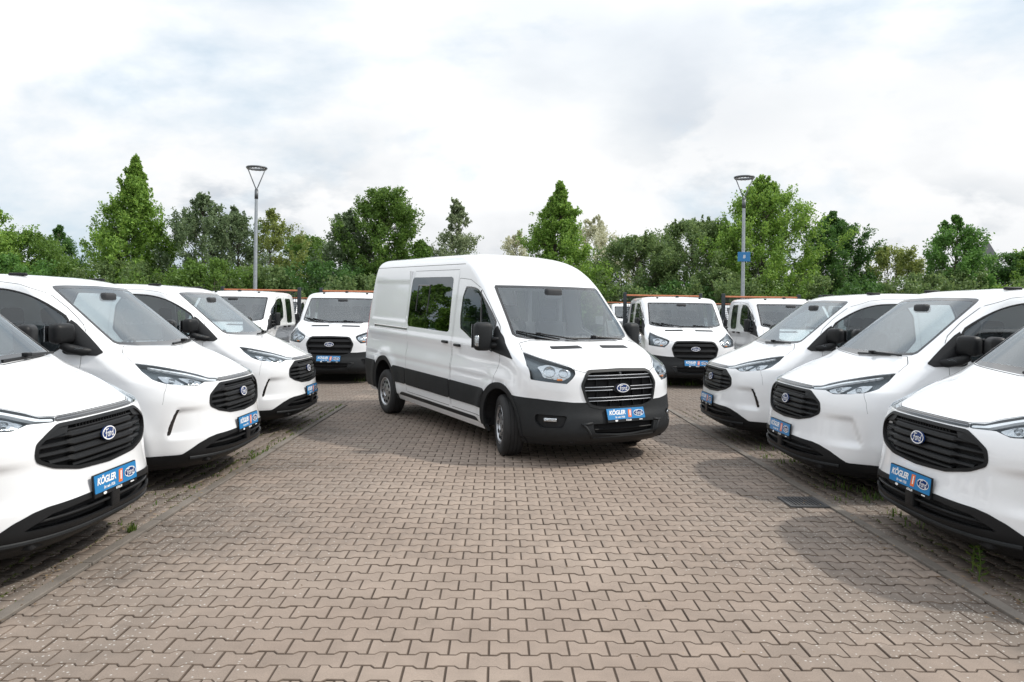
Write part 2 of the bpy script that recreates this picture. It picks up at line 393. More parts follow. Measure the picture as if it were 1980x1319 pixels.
def script_word(mb,Mx,w,t):
    """the cursive four-letter word of the oval emblem, w wide"""
    k=w; 
    def S_(pts,wd): stroke(mb,spl([((a-.5)*k,(b-.25)*k) for a,b in pts]),wd*k*.82,Mx,t)
    S_([(-.02,.36),(.0,.47),(.10,.52),(.24,.49),(.38,.47),(.46,.52)],.055)        # F top swash
    S_([(.24,.49),(.20,.30),(.16,.10),(.08,.02),(.0,.06)],.065)
    S_([(.08,.27),(.18,.29),(.30,.29)],.045)
    S_([(.44,.30),(.36,.26),(.335,.15),(.38,.06),(.46,.09),(.49,.19),(.45,.29),(.52,.27)],.055)   # o
    S_([(.55,.31),(.60,.29),(.58,.16),(.56,.05)],.055); S_([(.60,.22),(.65,.29),(.70,.27)],.055)    # r
    S_([(.88,.25),(.80,.28),(.735,.18),(.76,.06),(.83,.06),(.89,.17)],.055); S_([(1.02,.52),(.95,.40),(.90,.20),(.90,.07),(.97,.07)],.06)  # d
def oval(mb,a,b,Mx,t=0,n=36,inner=None):
    pts=[(a*math.cos(2*math.pi*i/n),b*math.sin(2*math.pi*i/n)) for i in range(n)]
    if inner is None: mb.add([Mx@Vector((x,y,t)) for x,y in pts],[tuple(range(n))])
    else:
        q=[(inner*x,(1-(1-inner)*a/b)*y) for x,y in pts]; mb.add([Mx@Vector((x,y,t)) for x,y in pts+q],[(i,(i+1)%n,(i+1)%n+n,i+n) for i in range(n)])
def emblem(parent,Mx,a,b):
    o=MB(); o.prism([(a*math.cos(2*math.pi*i/40),b*math.sin(2*math.pi*i/40)) for i in range(40)],.010,Mx); bd=o.build('badge',M['navy'],parent)
    w=MB(); oval(w,a*.97,b*.96,Mx,.0115,40,.91); script_word(w,Mx,a*1.36,.0118); w.build('badge_lettering',M['white'],bd); return bd
PLATE_TXT=None
def dealer_plate(parent,Mx,w=.52,h=.115):
    """blue dealer plate in a dark holder, Mx local z outward"""
    global PLATE_TXT
    if PLATE_TXT is None: PLATE_TXT=(text_outline('KÖGLER',.062,.25,.0022,'LEFT',.92),text_outline('Ihr seit 1926',.026,.2,.0008,'LEFT'),text_outline('1',.075,.15,.003),text_outline('KÖGLER',.020,.2,.0008))
    hd=MB(); hd.prism(rpoly([(-w/2-.006,-h/2-.026),(w/2+.006,-h/2-.026),(w/2+.006,h/2+.006),(-w/2-.006,h/2+.006)],.008,3),.012,Mx); P=hd.build('number_plate',M['plastic'],parent)
    b=MB(); b.prism(rpoly([(-w/2,-h/2),(w/2,-h/2),(w/2,h/2),(-w/2,h/2)],.006,3),.004,Mx@Matrix.Translation((0,0,.012))); b.build('plate_panel',M['blue'],P)
    t=MB(); z=.0172
    def put(tx,x,y,mb): v,f=tx; mb.add([Mx@Vector((a+x,c+y,z)) for a,c in v],f)
    put(PLATE_TXT[0],-.235,.012,t); put(PLATE_TXT[1],-.16,-.035,t); put(PLATE_TXT[3],.02,-h/2-.014,t)
    oval(t,.020,.009,Mx@Matrix.Translation((-.15,-h/2-.013,0)),z)
    t.add([Mx@Vector((a,c,z)) for a,c in [(.17,-h/2-.018),(.215,-h/2-.018),(.215,-h/2-.010),(.17,-h/2-.010)]],[(0,1,2,3)])
    oM=Mx@Matrix.Translation((.175,0,0)); oval(t,.072,.034,oM,z+.0006,32,.93)
    oz=MB(); oval(oz,.071,.033,oM,z); oz.build('oval',M['navy'],P); script_word(t,oM,.10,z+.0008)
    og=MB(); og.prism([(.022,-.042),(.068,-.042),(.080,.042),(.034,.042)],.001,Mx@Matrix.Translation((0,0,.0165))); og.build('number_field',M['orange'],P)
    v,f=PLATE_TXT[2]; t.add([Mx@Vector((a+.051,c,.0182)) for a,c in v],f)
    t.build('plate_lettering',M['white'],P)['kind']='stuff'; return P
# ------------------------------------------------------------------ shared vehicle parts
def wheel(parent,x,y,r,w,side,style,steer=0,name='wheel'):
    e=empty(name,(x,y,r),0,parent); e.rotation_euler=(0,0,steer)
    s=side; t=MB(); h=w/2
    prof=[(r*.60,-h*.80),(r*.66,-h*.97),(r*.80,-h*1.06),(r*.93,-h*.98),(r*.985,-h*.80)]
    for k in range(4):
        a=-h*.74+k*(h*1.48/4); b=a+h*1.48/4
        prof+=[(r,a+.004),(r,b-.010),(r*.978,b-.008),(r*.978,b-.001)]
    prof+=[(r*.985,h*.80),(r*.93,h*.98),(r*.80,h*1.06),(r*.66,h*.97),(r*.60,h*.80)]
    t.lathe(prof,48); t.build('tyre',M['rubber'],e,'auto')
    rm=MB(); o=s*h
    rm.lathe([(r*.655,o*.90),(r*.64,o*.98),(r*.60,o*.97),(r*.585,o*.86),(r*.56,o*.80)],40)       # rim lip
    rm.lathe([(r*.56,o*.80),(r*.30,o*.93),(r*.20,o*.96),(r*.17,o*.86),(.0005,o*.86)],40)
    rm.build('rim',M['silver'],e,'auto')
    if style:
        hl=MB(); n=10 if style==2 else 8
        for k in range(n):
            a=2*math.pi*k/n; c=Vector((math.cos(a)*r*.44,o*.885,math.sin(a)*r*.44)); q=Matrix.Rotation(-a,3,'Y')
            hl.box(c,(r*.11,.014,r*.13),q,.012)
        hl.build('rim_slot',M['dark'],e)['kind']='stuff'
        bl=MB()
        for k in range(5):
            a=2*math.pi*k/5+.3; bl.lathe([(.0005,o*1.0),(.011,o*1.0),(.012,o*.9)],8,'Y',(math.cos(a)*r*.235,0,math.sin(a)*r*.235))
        bl.build('wheel_bolt',M['darkmetal'],e)['kind']='stuff'
    bd=MB(); bd.lathe([(.0005,-o*.2),(r*.60,-o*.2),(r*.60,o*.75),(r*.56,o*.75)],24); bd.build('brake_backing',M['dark'],e)
    return e
def seat(parent,x,y,z=.92):
    b=MB(); b.box((x+.20,y,z),(.50,.46,.14),None,.05)
    s=b.build('seat',M['seat'],parent,'auto')
    k=MB(); k.box((x-.10,y,z+.34),(.13,.45,.62),Matrix.Rotation(R(-14),3,'Y'),.055); k.build('backrest',M['seat'],s,'auto')
    k=MB(); k.box((x-.20,y,z+.76),(.10,.27,.19),Matrix.Rotation(R(-10),3,'Y'),.045); k.tube([(x-.18,y-.06,z+.6),(x-.19,y-.06,z+.72)],.008,6); k.tube([(x-.18,y+.06,z+.6),(x-.19,y+.06,z+.72)],.008,6); k.build('headrest',M['seat'],s,'auto')
    return s
def steering(parent,x,y,z):
    b=MB(); n=28; pts=[]
    Mx=Matrix.Translation((x,y,z))@Matrix.Rotation(R(-62),4,'Y')
    ring=[tuple(Mx@Vector((.185*math.cos(2*math.pi*i/n),.185*math.sin(2*math.pi*i/n),0))) for i in range(n)]
    b.tube(ring+[ring[0]],.016,8,False); b.box(Mx@Vector((0,0,-.02)),(.16,.14,.05),Mx.to_3x3(),.02)
    for a in (0,math.pi,math.pi*1.5): b.tube([tuple(Mx@Vector((0,0,-.02))),tuple(Mx@Vector((.18*math.sin(a+1.57),.18*math.cos(a+1.57),0)))],.014,6)
    b.build('steering_wheel',M['dash'],parent)
def liners(parent,xs,r,yo,top=None):
    for x in xs:
        for s in (-1,1):
            b=MB(); n=18; V=[];F=[]
            for k in range(n+1):
                a=math.pi*1.12*k/n-math.pi*.06; c,q=math.cos(a)*r,math.sin(a)*r
                V+= [(x+c,s*yo,.36+q),(x+c,s*.45,.36+q)]
            for k in range(n): F.append((2*k,2*k+1,2*k+3,2*k+2))
            F.append(tuple(range(1,2*n+2,2))); b.add(V,F); b.build('wheel_arch_liner',M['dark'],parent)
def side(V,U,N): return (V[:,1]>.5)&(V[:,0]<.75)
def front(V,U,N): return (V[:,0]>-.9)
def headlight_fill(sh,root,tagl,refl,drl=None):
    """lens, housing behind it, mirrored bowls"""
    out=[]
    for sd in ('left','right'):
        h=sh.part([tagl,refl]+([drl] if drl else []),'headlight',M['lens'],root,.002,.006,sd)[0]
        sh.part([tagl,refl]+([drl] if drl else []),'lamp_housing',M['housing'],h,-.050,0,sd)
        sh.part(refl,'reflector',M['reflector'],h,-.026,.024,sd)
        if drl: sh.part(drl,'light_guide',M['drl'],h,-.008,.02,sd)
        out.append(h)
    return out
def bowls(sh,root_lights,spots,sgn):
    for (u,z,r) in spots:
        Mx=sh.frame(u*sgn,z,-.012); b=MB(); n=24; V=[];F=[]; pr=[(r,0),(r*.96,-.010),(r*.80,-.024),(r*.5,-.036),(r*.25,-.041),(.001,-.043)]
        for (q,d) in pr:
            for k in range(n): V.append(tuple(Mx@Vector((q*math.cos(2*math.pi*k/n),q*math.sin(2*math.pi*k/n),d))))
        for i in range(len(pr)-1):
            for k in range(n): F.append((i*n+k,i*n+(k+1)%n,(i+1)*n+(k+1)%n,(i+1)*n+k))
        b.add(V,F); b.build('lamp_bowl',M['reflector'],root_lights,'auto')
def wiper(sh,root,a,b,off=.03):
    """blade from a to b, both (y,z) near the screen; arm from pivot"""
    def P(u,z,o): p,n=sh.at(u,z); return p+n*o
    m=MB(); pts=[P(a[0]+(b[0]-a[0])*t,a[1]+(b[1]-a[1])*t,off*.55) for t in np.linspace(0,1,9)]; m.tube(pts,.011,6)
    mid=P((a[0]+b[0])/2,(a[1]+b[1])/2,off+.012); m.box(mid,(.05,.05,.03),None,.006); m.tube([mid,P(a[2],a[3],off)],.010,6)
    return m.build('wiper',M['plastic'],root)
# ------------------------------------------------------------------ mid-size van
CUSTOM=[ # z, nose x, corner length, half width, corner exponents, rear inset
(.20,.84,.60,.93,3.0,2,.10),(.27,.95,.64,.965,3.0,2,.05),(.36,1.005,.68,.985,3.0,2,.02),(.46,1.0,.68,.995,3.0,2,0),(.56,.975,.68,1.003,3.1,2,0),(.68,.955,.67,1.01,3.2,2,0),
(.82,.945,.66,1.012,3.2,2,0),(.93,.92,.65,1.008,3.1,2,0),(.985,.89,.64,1.002,3.0,2,0),(1.03,.82,.63,.995,2.8,2,0),(1.11,.66,.58,.98,2.7,2,0),(1.19,.47,.50,.968,2.8,2,.0),(1.26,.28,.40,.958,3.1,2,0.01),
(1.30,.195,.35,.95,3.4,2,.015),(1.45,-.02,.32,.925,3.8,2,.04),(1.70,-.345,.28,.87,4.2,2,.08),(1.86,-.555,.25,.83,4.2,2,.12),(1.925,-.665,.25,.785,3.9,2,.17),(1.96,-.80,.26,.70,3.4,2,.26),(1.98,-1.0,.3,.54,3,2,.4),(1.988,-1.2,.3,.32,2.6,2,.6),(1.991,-1.4,.3,.0,2.4,2,.8)]
C_GR=sym([(0,.958),(.455,.957),(.545,.915),(.632,.862),(.648,.80),(.642,.757),(.53,.705),(.33,.662),(0,.645)])
C_HL=[(.43,1.000),(.525,1.010),(.565,1.040),(.65,1.078),(.74,1.112),(.83,1.141),(.943,1.166),(1.018,1.094),(1.055,1.026),(1.04,1.003),(1.003,.985),(.886,.966),(.745,.953),(.638,.980),(.462,.972)]
def sstep(a,b,x): t=np.clip((x-a)/(b-a),0,1); return t*t*(3-2*t)
def c_disp(x,y,z,u,Wd):
    # scooped flanks, arch shoulders, bumper-corner recess
    sd_=sstep(1.15,1.6,u)*sstep(-3.95,-3.6,x)
    y=y-.014*np.exp(-((z-.98)/.10)**2)*sd_+.012*np.maximum(0,1-np.abs(z-1.13)/.07)*sd_
    for cx in (0,-3.1): y=y+.018*np.exp(-((np.hypot(x-cx,z-.35)-.46)/.07)**2)*(z>.25)*(z<1.1)*np.sign(Wd)
    # recess beside the fog slot: deepest towards the slot, fading inwards
    uz=1.0-(z-.63)*.42
    rc=.026*sstep(uz-.36,uz-.02,u)*(1-sstep(uz-.01,uz+.03,u))*sstep(.47,.54,z)*(1-sstep(.72,.765,z))
    # sculpted crease under the headlight
    n=np.stack([np.gradient(y),-np.gradient(x)],0); n/=np.maximum(np.hypot(*n),1e-9)
    x=x-n[0]*rc*(u<1.4); y=y-n[1]*rc*(u<1.4)
    return x,y
def build_custom():
    sh=Shell(CUSTOM,xr=-4.03,disp=c_disp); root=empty('van')
    arch=lambda cx,r:[(cx+r*math.cos(2*math.pi*i/40),.35+r*math.sin(2*math.pi*i/40)) for i in range(40)]
    for cx in (0,-3.1): sh.cut('xz',arch(cx,.405),'hole',cond=side)
    # black lower bumper with its slot
    sh.cut('uz',sym([(0,.498),(.314,.495),(.60,.486),(.69,.470),(.80,.428),(.91,.363),(.95,.338),(1.30,.335),(1.8,.335),(1.8,.05),(0,.05)]),'bumper',cond=lambda V,U,N:(V[:,0]>.2))
    sh.cut('uz',[(u,z) for u,z in sym([(0,.462),(.33,.458),(.58,.440),(.70,.395),(.76,.365),(.60,.362),(.3,.352),(0,.350)])],'slot',src=('bumper',),cond=front)
    sh.cut('uz',rpoly(C_GR,.02,3),'grille_hole',cond=front,grow=.004,band=.022,bandname='grille_frame')
    sh.cut('uz',sym([(0,.998),(.43,.9975),(.462,.972),(0,.970)]),'strip',cond=front)
    sh.cut('uz',C_HL,'lamp',cond=front,band=None)
    for pl in ([(.63,.998),(.70,.972),(.785,.974),(.79,1.050),(.68,1.030)],[(.83,.980),(.92,.988),(.975,1.010),(.94,1.068),(.84,1.058)]): sh.cut('uz',rpoly(pl,.015,3),'lampr',src=('lamp',),cond=front)
    sh.cut('uz',[(.445,.995),(.525,1.004),(.57,1.024),(.66,1.066),(.80,1.105),(.90,1.135),(.885,1.118),(.78,1.086),(.66,1.045),(.57,.996),(.46,.980)],'lampd',src=('lamp','lampr'),cond=front)
    # windscreen with dark frit border
    ws=sym([(0,1.290),(.3,1.303),(.58,1.314),(.755,1.328),(.778,1.350),(.745,1.55),(.70,1.83),(.685,1.858),(.64,1.872),(.488,1.880),(0,1.889)])
    sh.cut('yz',ws,'screen',cond=lambda V,U,N:(V[:,0]>-.9)&(V[:,0]<.5)&(U<1.0),band=.028,bandname='frit')
    sh.cut('yz',sym([(0,1.24),(.8,1.28),(.79,1.37),(.70,1.345),(.5,1.345),(0,1.335)]),'frit',src=('screen',),cond=lambda V,U,N:(U<1.0))
    # bonnet
    sh.cut('uz',sym([(0,1.003),(.43,1.002),(.52,1.016),(.56,1.046),(.65,1.083),(.83,1.146),(.943,1.170),(.86,1.25),(.735,1.318),(.5,1.306),(0,1.283)]),'bonnet',cond=front,groove=.002)
    # doors, glass and the black mirror sail
    dw=smoothpoly([(-1.36,1.845),(-1.0,1.842),(-.84,1.818),(-.68,1.772),(-.50,1.680),(-.30,1.545),(-.30,1.262),(-.8,1.235),(-1.36,1.225)],1)
    sh.cut('xz',[(-.325,1.560),(-.335,1.545),(-.335,1.245),(-.03,1.236),(.012,1.262),(-.14,1.400)],'sail',cond=lambda V,U,N:(V[:,1]>.6)&(V[:,0]<.3))
    sh.cut('xz',dw,'dglass',cond=lambda V,U,N:(V[:,1]>.6)&(V[:,0]<-.05),band=.016,bandname='seal')
    door=[(-1.42,1.905),(-1.03,1.900),(-.82,1.875),(-.58,1.795),(-.385,1.650),(-.225,1.508),(-.178,1.44),(-.166,1.224),(-.16,.95),(-.25,.75),(-.45,.55),(-.47,.36),(-1.42,.36)]
    sh.cut('xz',door,'door',src=('body',),cond=lambda V,U,N:(V[:,1]>.55)&(V[:,0]<.2),groove=.002)
    sh.line('xz',[(-2.45,.36),(-2.45,1.88)],.0028,cond=side); sh.line('xz',[(-1.46,1.885),(-4.0,1.87)],.0022,cond=side)
    sh.line('uz',[(1.0,.985),(1.06,.90),(1.09,.80)],.0011,cond=front)
    sh.cut('xz',rpoly([(-3.80,.95),(-4.10,.95),(-4.10,1.55),(-3.86,1.55)],.03),'tail',cond=lambda V,U,N:(V[:,1]>.6)&(V[:,0]<-3.6))
    # ---- objects
    sh.part('body','body',M['paint'],root); sh.part('gap','panel_gap',M['gap'],root,-.004)
    sh.part('bonnet','bonnet',M['paint'],root); sh.part('bumper','lower_bumper',M['plastic'],root,.006,.02)
    sh.part('slot','bumper_recess',M['dark'],root,-.05)
    sh.bar('bumper_slat',.405,-.68,.68,.018,M['plastic'],root,-.004,.04)
    b=MB(); p,n=sh.at(0,.41); b.box(p+Vector((-.015,0,0)),(.05,.10,.13),None,.01); b.build('tow_cover',M['plastic'],root,'auto')
    sh.bar('splitter',.300,-.86,.86,.035,M['cladding'],root,.022,.05,48)
    ws=sh.part('screen','windscreen',M['glass'],root,-.002)[0]; sh.part('frit','windscreen_border',M['piano'],ws,-.001)
    # grille
    g=sh.part('grille_frame','grille',M['plastic'],root,.006,.03)[0]
    sh.part(['grille_hole','grille_frame'],'grille_back',M['dark'],g,-.055)
    def lim(z):
        pts=[p for p in C_GR if p[0]>=0]; zs=[p[1] for p in pts][::-1]; us=[p[0] for p in pts][::-1]; return float(np.interp(z,zs,us))
    for z in (.885,.835,.785,.735,.690):
        L_=min(lim(z+.02),lim(z-.02))-.012
        def mod(u,zz,hh,oo,th):
            k=float(1-sstep(.36,.385,abs(u))) if z>.70 else 0
            return zz,hh*(.62+.38*k),oo-.014+.014*k,th
        sh.bar('grille_slat',z,-L_,L_,.040,M['plastic'],g,-.004,.030,64,mod,-.32)
    cb=MB()
    for i in range(19):
        u=-.30+.6*i/18; p,n=sh.at(u,.935); cb.box(p-n*.018,(.03,.007,.034))
    cb.build('grille_comb',M['plastic'],g)['kind']='stuff'
    sh.bar('grille_brow',.912,-.44,.44,.012,M['plastic'],g,-.006,.03,40)
    for s in (-1,1):
        a=MB(); sh_=[(.36,.952),(.455,.952),(.535,.912),(.600,.872),(.40,.900)]
        a.prism([(0,0)]*3,0,Matrix.Identity(4)) if 0 else None
        V=[];n5=len(sh_)
        for o in (.0,-.03):
            for (u,z) in sh_: p,n=sh.at(s*u,z); V.append(tuple(p+n*o))
        a.add(V,[tuple(range(n5)),tuple(range(2*n5-1,n5-1,-1))]+[(i,i+n5,(i+1)%n5+n5,(i+1)%n5) for i in range(n5)]); a.build('grille_corner',M['plastic'],g)
    st=sh.part('strip','grille_strip',M['piano'],g,.004,.02)[0]
    sh.bar('chrome_strip',.9865,-.435,.435,.006,M['satin'],g,.006,.006,40)
    emblem(g,sh.frame(0,.832,.004),.083,.048)
    hls=headlight_fill(sh,root,'lamp','lampr','lampd')
    for o,sg in zip(hls,(1,-1)): bowls(sh,o,[(.735,1.006,.026),(.895,1.020,.028)],sg)
    # plate
    p,n=sh.at(0,.545); p2,_=sh.at(0,.49); 
    dealer_plate(root,Matrix.Translation((max(p.x,p2.x)+.001,0,.533))@Matrix(((0,-.10,1,0),(1,0,0,0),(0,1,.10,0),(0,0,0,1))))
    # doors
    for sdn,sg in (('left',1),('right',-1)):
        d=sh.part('door','door',M['paint'],root,0,0,sdn)[0]
        sh.part('dglass','door_window',M['glass_side'],d,-.003,0,sdn); sh.part('seal','window_seal',M['plastic'],d,.0015,.006,sdn)
        sl=sh.part('sail','mirror_base',M['plastic'],root,.012,.02,sdn)[0]
        hb=MB(); q=[k for k in range(1)]; hb.box((-1.26,sg*.985,1.08),(.17,.035,.032),None,.012); hb.build('door_handle',M['plastic'],d,'auto')
        mb=MB(); mb.box((-.30,sg*1.035,1.435),(.13,.215,.185),Matrix.Rotation(R(sg*14),3,'Z'),.048); mr=mb.build('mirror',M['plastic'],root,'auto')
        am=MB(); am.tube([(-.06,sg*.915,1.268),(-.15,sg*.965,1.275),(-.24,sg*1.02,1.300),(-.29,sg*1.07,1.335)],[.030,.042,.044,.030],12); am.build('mirror_arm',M['plastic'],mr,True)
        gl=MB(); gl.box((-.372,sg*1.052,1.435),(.004,.17,.14),Matrix.Rotation(R(sg*14),3,'Z')); gl.build('mirror_glass',M['chrome'],mr)
        ind=MB(); ind.box((-.165,sg*1.005,1.300),(.03,.085,.020),Matrix.Rotation(R(sg*40),3,'Z'),.009); ind.build('mirror_indicator',M['amber'] if 0 else M['lens'],mr)
        sh.part('tail','tail_lamp',M['red_lens'],root,.004,.01,sdn)
    wiper(sh,root,(.55,1.312,.70,1.306),(.02,1.296),.022)
    # cabin
    sh.part(['body','door','gap'],'cabin_lining',M['lining'],root,-.035,0,'join',True,lambda c:c[0]>-1.55 and c[2]>1.22 and c[0]<.1)
    b=MB(); b.box((-1.56,0,1.15),(.03,1.70,1.45),None,0); b.build('bulkhead',M['bulkhead'],root)
    b=MB(); V=[];n=9
    for (x,z) in [(.06,1.285),(-.05,1.272),(-.22,1.262),(-.36,1.235),(-.42,1.16),(-.36,.9)]:
        for j in range(n):
            y=-.80+1.6*j/(n-1); V.append((x-.22*(abs(y)/.85)**3,y,z+(.035*math.exp(-((y-.40)/.22)**2) if z>1.2 and x<-.1 else 0)))
    F=[(i*n+j,i*n+j+1,(i+1)*n+j+1,(i+1)*n+j) for i in range(5) for j in range(n-1)]
    b.add(V,F); b.build('dashboard',M['dash'],root,True)
    steering(root,-.52,.42,1.17)
    for y in (.45,-.18,-.56): seat(root,-1.12,y,.80)
    mb=MB(); mb.box((-.46,0,1.775),(.09,.20,.09),None,.03); mb.build('rear_view_mirror',M['dash'],root,'auto')
    # floor pan and arches
    b=MB(); b.box((-1.55,0,.315),(4.6,1.50,.13),None,.02); b.box((.60,0,.29),(.55,1.35,.1),None,.02); b.build('underbody',M['dark'],root)
    b=MB()
    for s in (-1,1): b.box((-1.55,s*.93,.285),(2.2,.10,.11),None,.02)
    b.build('sill_trim',M['plastic'],root)
    liners(root,(0,-3.1),.43,.985)
    for x in (0,-3.1):
        for s in (-1,1): wheel(root,x,s*.88,.345,.215,s,1)
    for x in (-.95,-2.9):
        for s in (-1,1):
            b=MB(); b.box((x,s*.66,1.972),(.17,.04,.030),None,.012); b.build('roof_bar_mount',M['plastic'],root,'auto')
    return root,sh
def fog_slot(sh,root):
    """upright black air slot in each bumper corner"""
    for s in (-1,1):
        b=MB(); L=[(.968,.752),(1.000,.690),(1.030,.620),(1.055,.550),(1.066,.522)]; w=[.010,.013,.014,.014,.010]; V=[]
        for (u,z),q in zip(L,w):
            for du in (-1,1):
                p,n=sh.at(s*(u+du*q-.012),z); V.append(tuple(p+n*.0055))
        F=[(2*i,2*i+1,2*i+3,2*i+2) for i in range(len(L)-1)]
        k=len(V); V2=[tuple(Vector(v)-Vector((.03,0,0))) for v in V]; ring=[0,2,4,6,8,9,7,5,3,1]
        F+=[(ring[i],ring[(i+1)%10],ring[(i+1)%10]+k,ring[i]+k) for i in range(10)]
        b.add(V+V2,F); b.build('air_slot',M['piano'],root)
# ------------------------------------------------------------------ large van / crew-cab tipper (same nose)
NOSE=[
(.22,.90,.56,.94,2.6,2,.06),(.29,1.02,.60,.975,2.6,2,.03),(.38,1.06,.62,1.0,2.6,2,.01),(.50,1.045,.62,1.012,2.6,2,0),(.60,1.01,.60,1.02,2.6,2,0),(.70,.99,.60,1.026,2.6,2,0),(.85,.975,.58,1.028,2.6,2,0),(.97,.955,.57,1.024,2.6,2,0),
(1.05,.905,.55,1.02,2.6,2,0),(1.10,.82,.53,1.015,2.6,2,0),(1.18,.62,.48,1.008,2.7,2,.0),(1.27,.38,.42,.998,2.9,2,.005),(1.34,.19,.37,.99,3.2,2,.01),(1.38,.105,.34,.985,3.4,2,.015),(1.55,-.07,.31,.968,3.8,2,.03),(1.80,-.33,.28,.938,4,2,.05)]
HIGH=NOSE+[(2.02,-.56,.26,.908,4,2,.07),(2.16,-.745,.27,.885,4,2,.09),(2.28,-.955,.30,.855,3.8,2,.11),(2.36,-1.17,.33,.80,3.5,2,.15),(2.412,-1.38,.36,.69,3,2,.22),(2.437,-1.58,.38,.52,2.7,2,.32),(2.450,-1.78,.4,.30,2.5,2,.45),(2.455,-2.0,.4,0,2.4,2,.6)]
LOW=NOSE+[(1.92,-.46,.26,.918,4,2,.06),(1.98,-.54,.26,.895,4,2,.08),(2.03,-.67,.27,.84,3.6,2,.11),(2.06,-.82,.3,.72,3.1,2,.18),(2.075,-.97,.3,.54,2.8,2,.28),(2.083,-1.1,.3,.3,2.6,2,.4),(2.086,-1.25,.3,0,2.4,2,.5)]
T_GR=sym([(0,1.052),(.40,1.042),(.455,1.010),(.528,.885),(.478,.712),(.43,.650),(.30,.622),(0,.615)])
T_HL=[(.947,1.222),(.826,1.160),(.695,1.113),(.590,1.075),(.566,1.045),(.575,1.005),(.62,.955),(.687,.900),(.875,.916),(1.098,.939),(1.082,1.084)]
def build_transit(kind):
    van=kind=='van'; xr=-4.82 if van else -2.32; wb=-3.83
    def disp(x,y,z,u,Wd):
        sd_=sstep(1.3,1.7,u)*(1-sstep(0,1,(xr+.25-x)/.2))
        y=y-.020*np.exp(-((z-1.06)/.10)**2)*sd_+.014*np.maximum(0,1-np.abs(z-1.235)/.07)*sd_-.010*np.maximum(0,1-np.abs(z-.86)/.05)*sd_
        if van: # pressed panel on the rear quarter
            y=y-.012*sd_*sstep(1.42,1.46,z)*(1-sstep(2.02,2.06,z))*sstep(-4.62,-4.56,x)*(1-sstep(-3.10,-3.04,x))
        for cx in ((0,wb) if van else (0,)): y=y+.022*np.exp(-((np.hypot(x-cx,z-.36)-.52)/.09)**2)*(z<1.2)*(z>.3)*np.sign(Wd)*(u>1.0)
        return x,y
    sh=Shell(HIGH if van else LOW,xr=xr,rr=.10,ns=96 if van else 56,disp=disp); root=empty('van' if van else 'tipper_truck')
    circ=lambda cx,r:[(cx+r*math.cos(2*math.pi*i/44),.36+r*math.sin(2*math.pi*i/44)) for i in range(44)]
    sidec=lambda V,U,N:(V[:,1]>.5)&(U>1.0)
    for cx in ((0,wb) if van else (0,)):
        sh.cut('xz',circ(cx,.425),'hole',cond=sidec)
        sh.cut('xz',circ(cx,.495),'arch_trim',cond=sidec)
    fr=lambda V,U,N:(V[:,0]>-.9)
    sh.cut('uz',rpoly(T_GR,.03,4),'grille_hole',cond=fr,grow=.004,band=.030,bandname='grille_frame')
    sh.cut('uz',sym([(0,.700),(.45,.697),(.61,.699),(.79,.714),(1.02,.732),(1.60,.745),(1.60,.1),(0,.1)]),'bumper',cond=lambda V,U,N:(V[:,0]>.2))
    sh.cut('uz',rpoly(sym([(0,.470),(.43,.469),(.405,.362),(.1,.336),(0,.334)]),.012,3),'slot',src=('bumper',),cond=fr)
    sh.cut('uz',rpoly([(1.057,.568),(.705,.556),(.77,.430),(1.02,.424),(1.085,.495)],.03),'fog',src=('bumper',),cond=fr)
    sh.cut('uz',T_HL,'lamp',cond=fr)
    sh.cut('uz',rpoly([(.61,1.06),(.63,.985),(.72,.935),(.95,.965),(.96,1.09),(.80,1.12)],.03),'lampr',src=('lamp',),cond=fr)
    top=2.0 if van else 1.925
    ws=sym([(0,1.337),(.35,1.340),(.70,1.355),(.815,1.378),(.845,1.41),(.838,1.50),(.797,top-.03),(.775,top-.004),(.45,top+.0),(0,top+.002)])
    sh.cut('yz',ws,'screen',cond=lambda V,U,N:(V[:,0]>-.95)&(V[:,0]<.4)&(U<1.05),band=.03,bandname='frit')
    sh.cut('uz',sym([(0,1.056),(.40,1.046),(.46,1.02),(.566,1.05),(.570,1.083),(.70,1.122),(.83,1.166),(.94,1.229),(.862,1.316),(.70,1.345),(0,1.328)]),'bonnet',cond=fr,groove=.0028)
    for u0,u1 in ((.13,.57),): sh.cut('uz',[(u0,1.258),(u1,1.252),(u1-.02,1.284),(u0+.02,1.290)],'vent',src=('bonnet',),cond=fr)
    tz=1.975 if van else 1.90
    dw=smoothpoly([(-1.20,tz),(-.95,tz),(-.74,tz-.035),(-.43,1.705),(-.215,1.505),(-.215,1.185),(-.30,1.20),(-.80,1.300),(-1.06,1.395),(-1.20,1.43)],1)
    sh.cut('xz',[(-.235,1.515),(-.193,1.466),(-.15,1.422),(-.013,1.318),(.149,1.218),(.262,1.137),(.043,1.168),(-.255,1.204)],'sail',cond=lambda V,U,N:(V[:,1]>.72)&(V[:,0]<.4))
    sh.cut('xz',dw,'dglass',cond=lambda V,U,N:(V[:,1]>.7)&(V[:,0]<0),band=.022,bandname='seal')
    dt=2.085 if van else 1.975
    door=[(-1.36,dt),(-1.03,dt-.02),(-.71,dt-.13 if van else 1.915),(-.486,1.765),(-.20,1.50),(-.075,1.25),(-.052,1.138),(-.158,.832),(-.30,.76),(-.47,.60),(-.50,.385),(-1.36,.385)]
    sh.cut('xz',door,'door',src=('body',),cond=lambda V,U,N:(V[:,1]>.6)&(V[:,0]<.2),groove=.003)
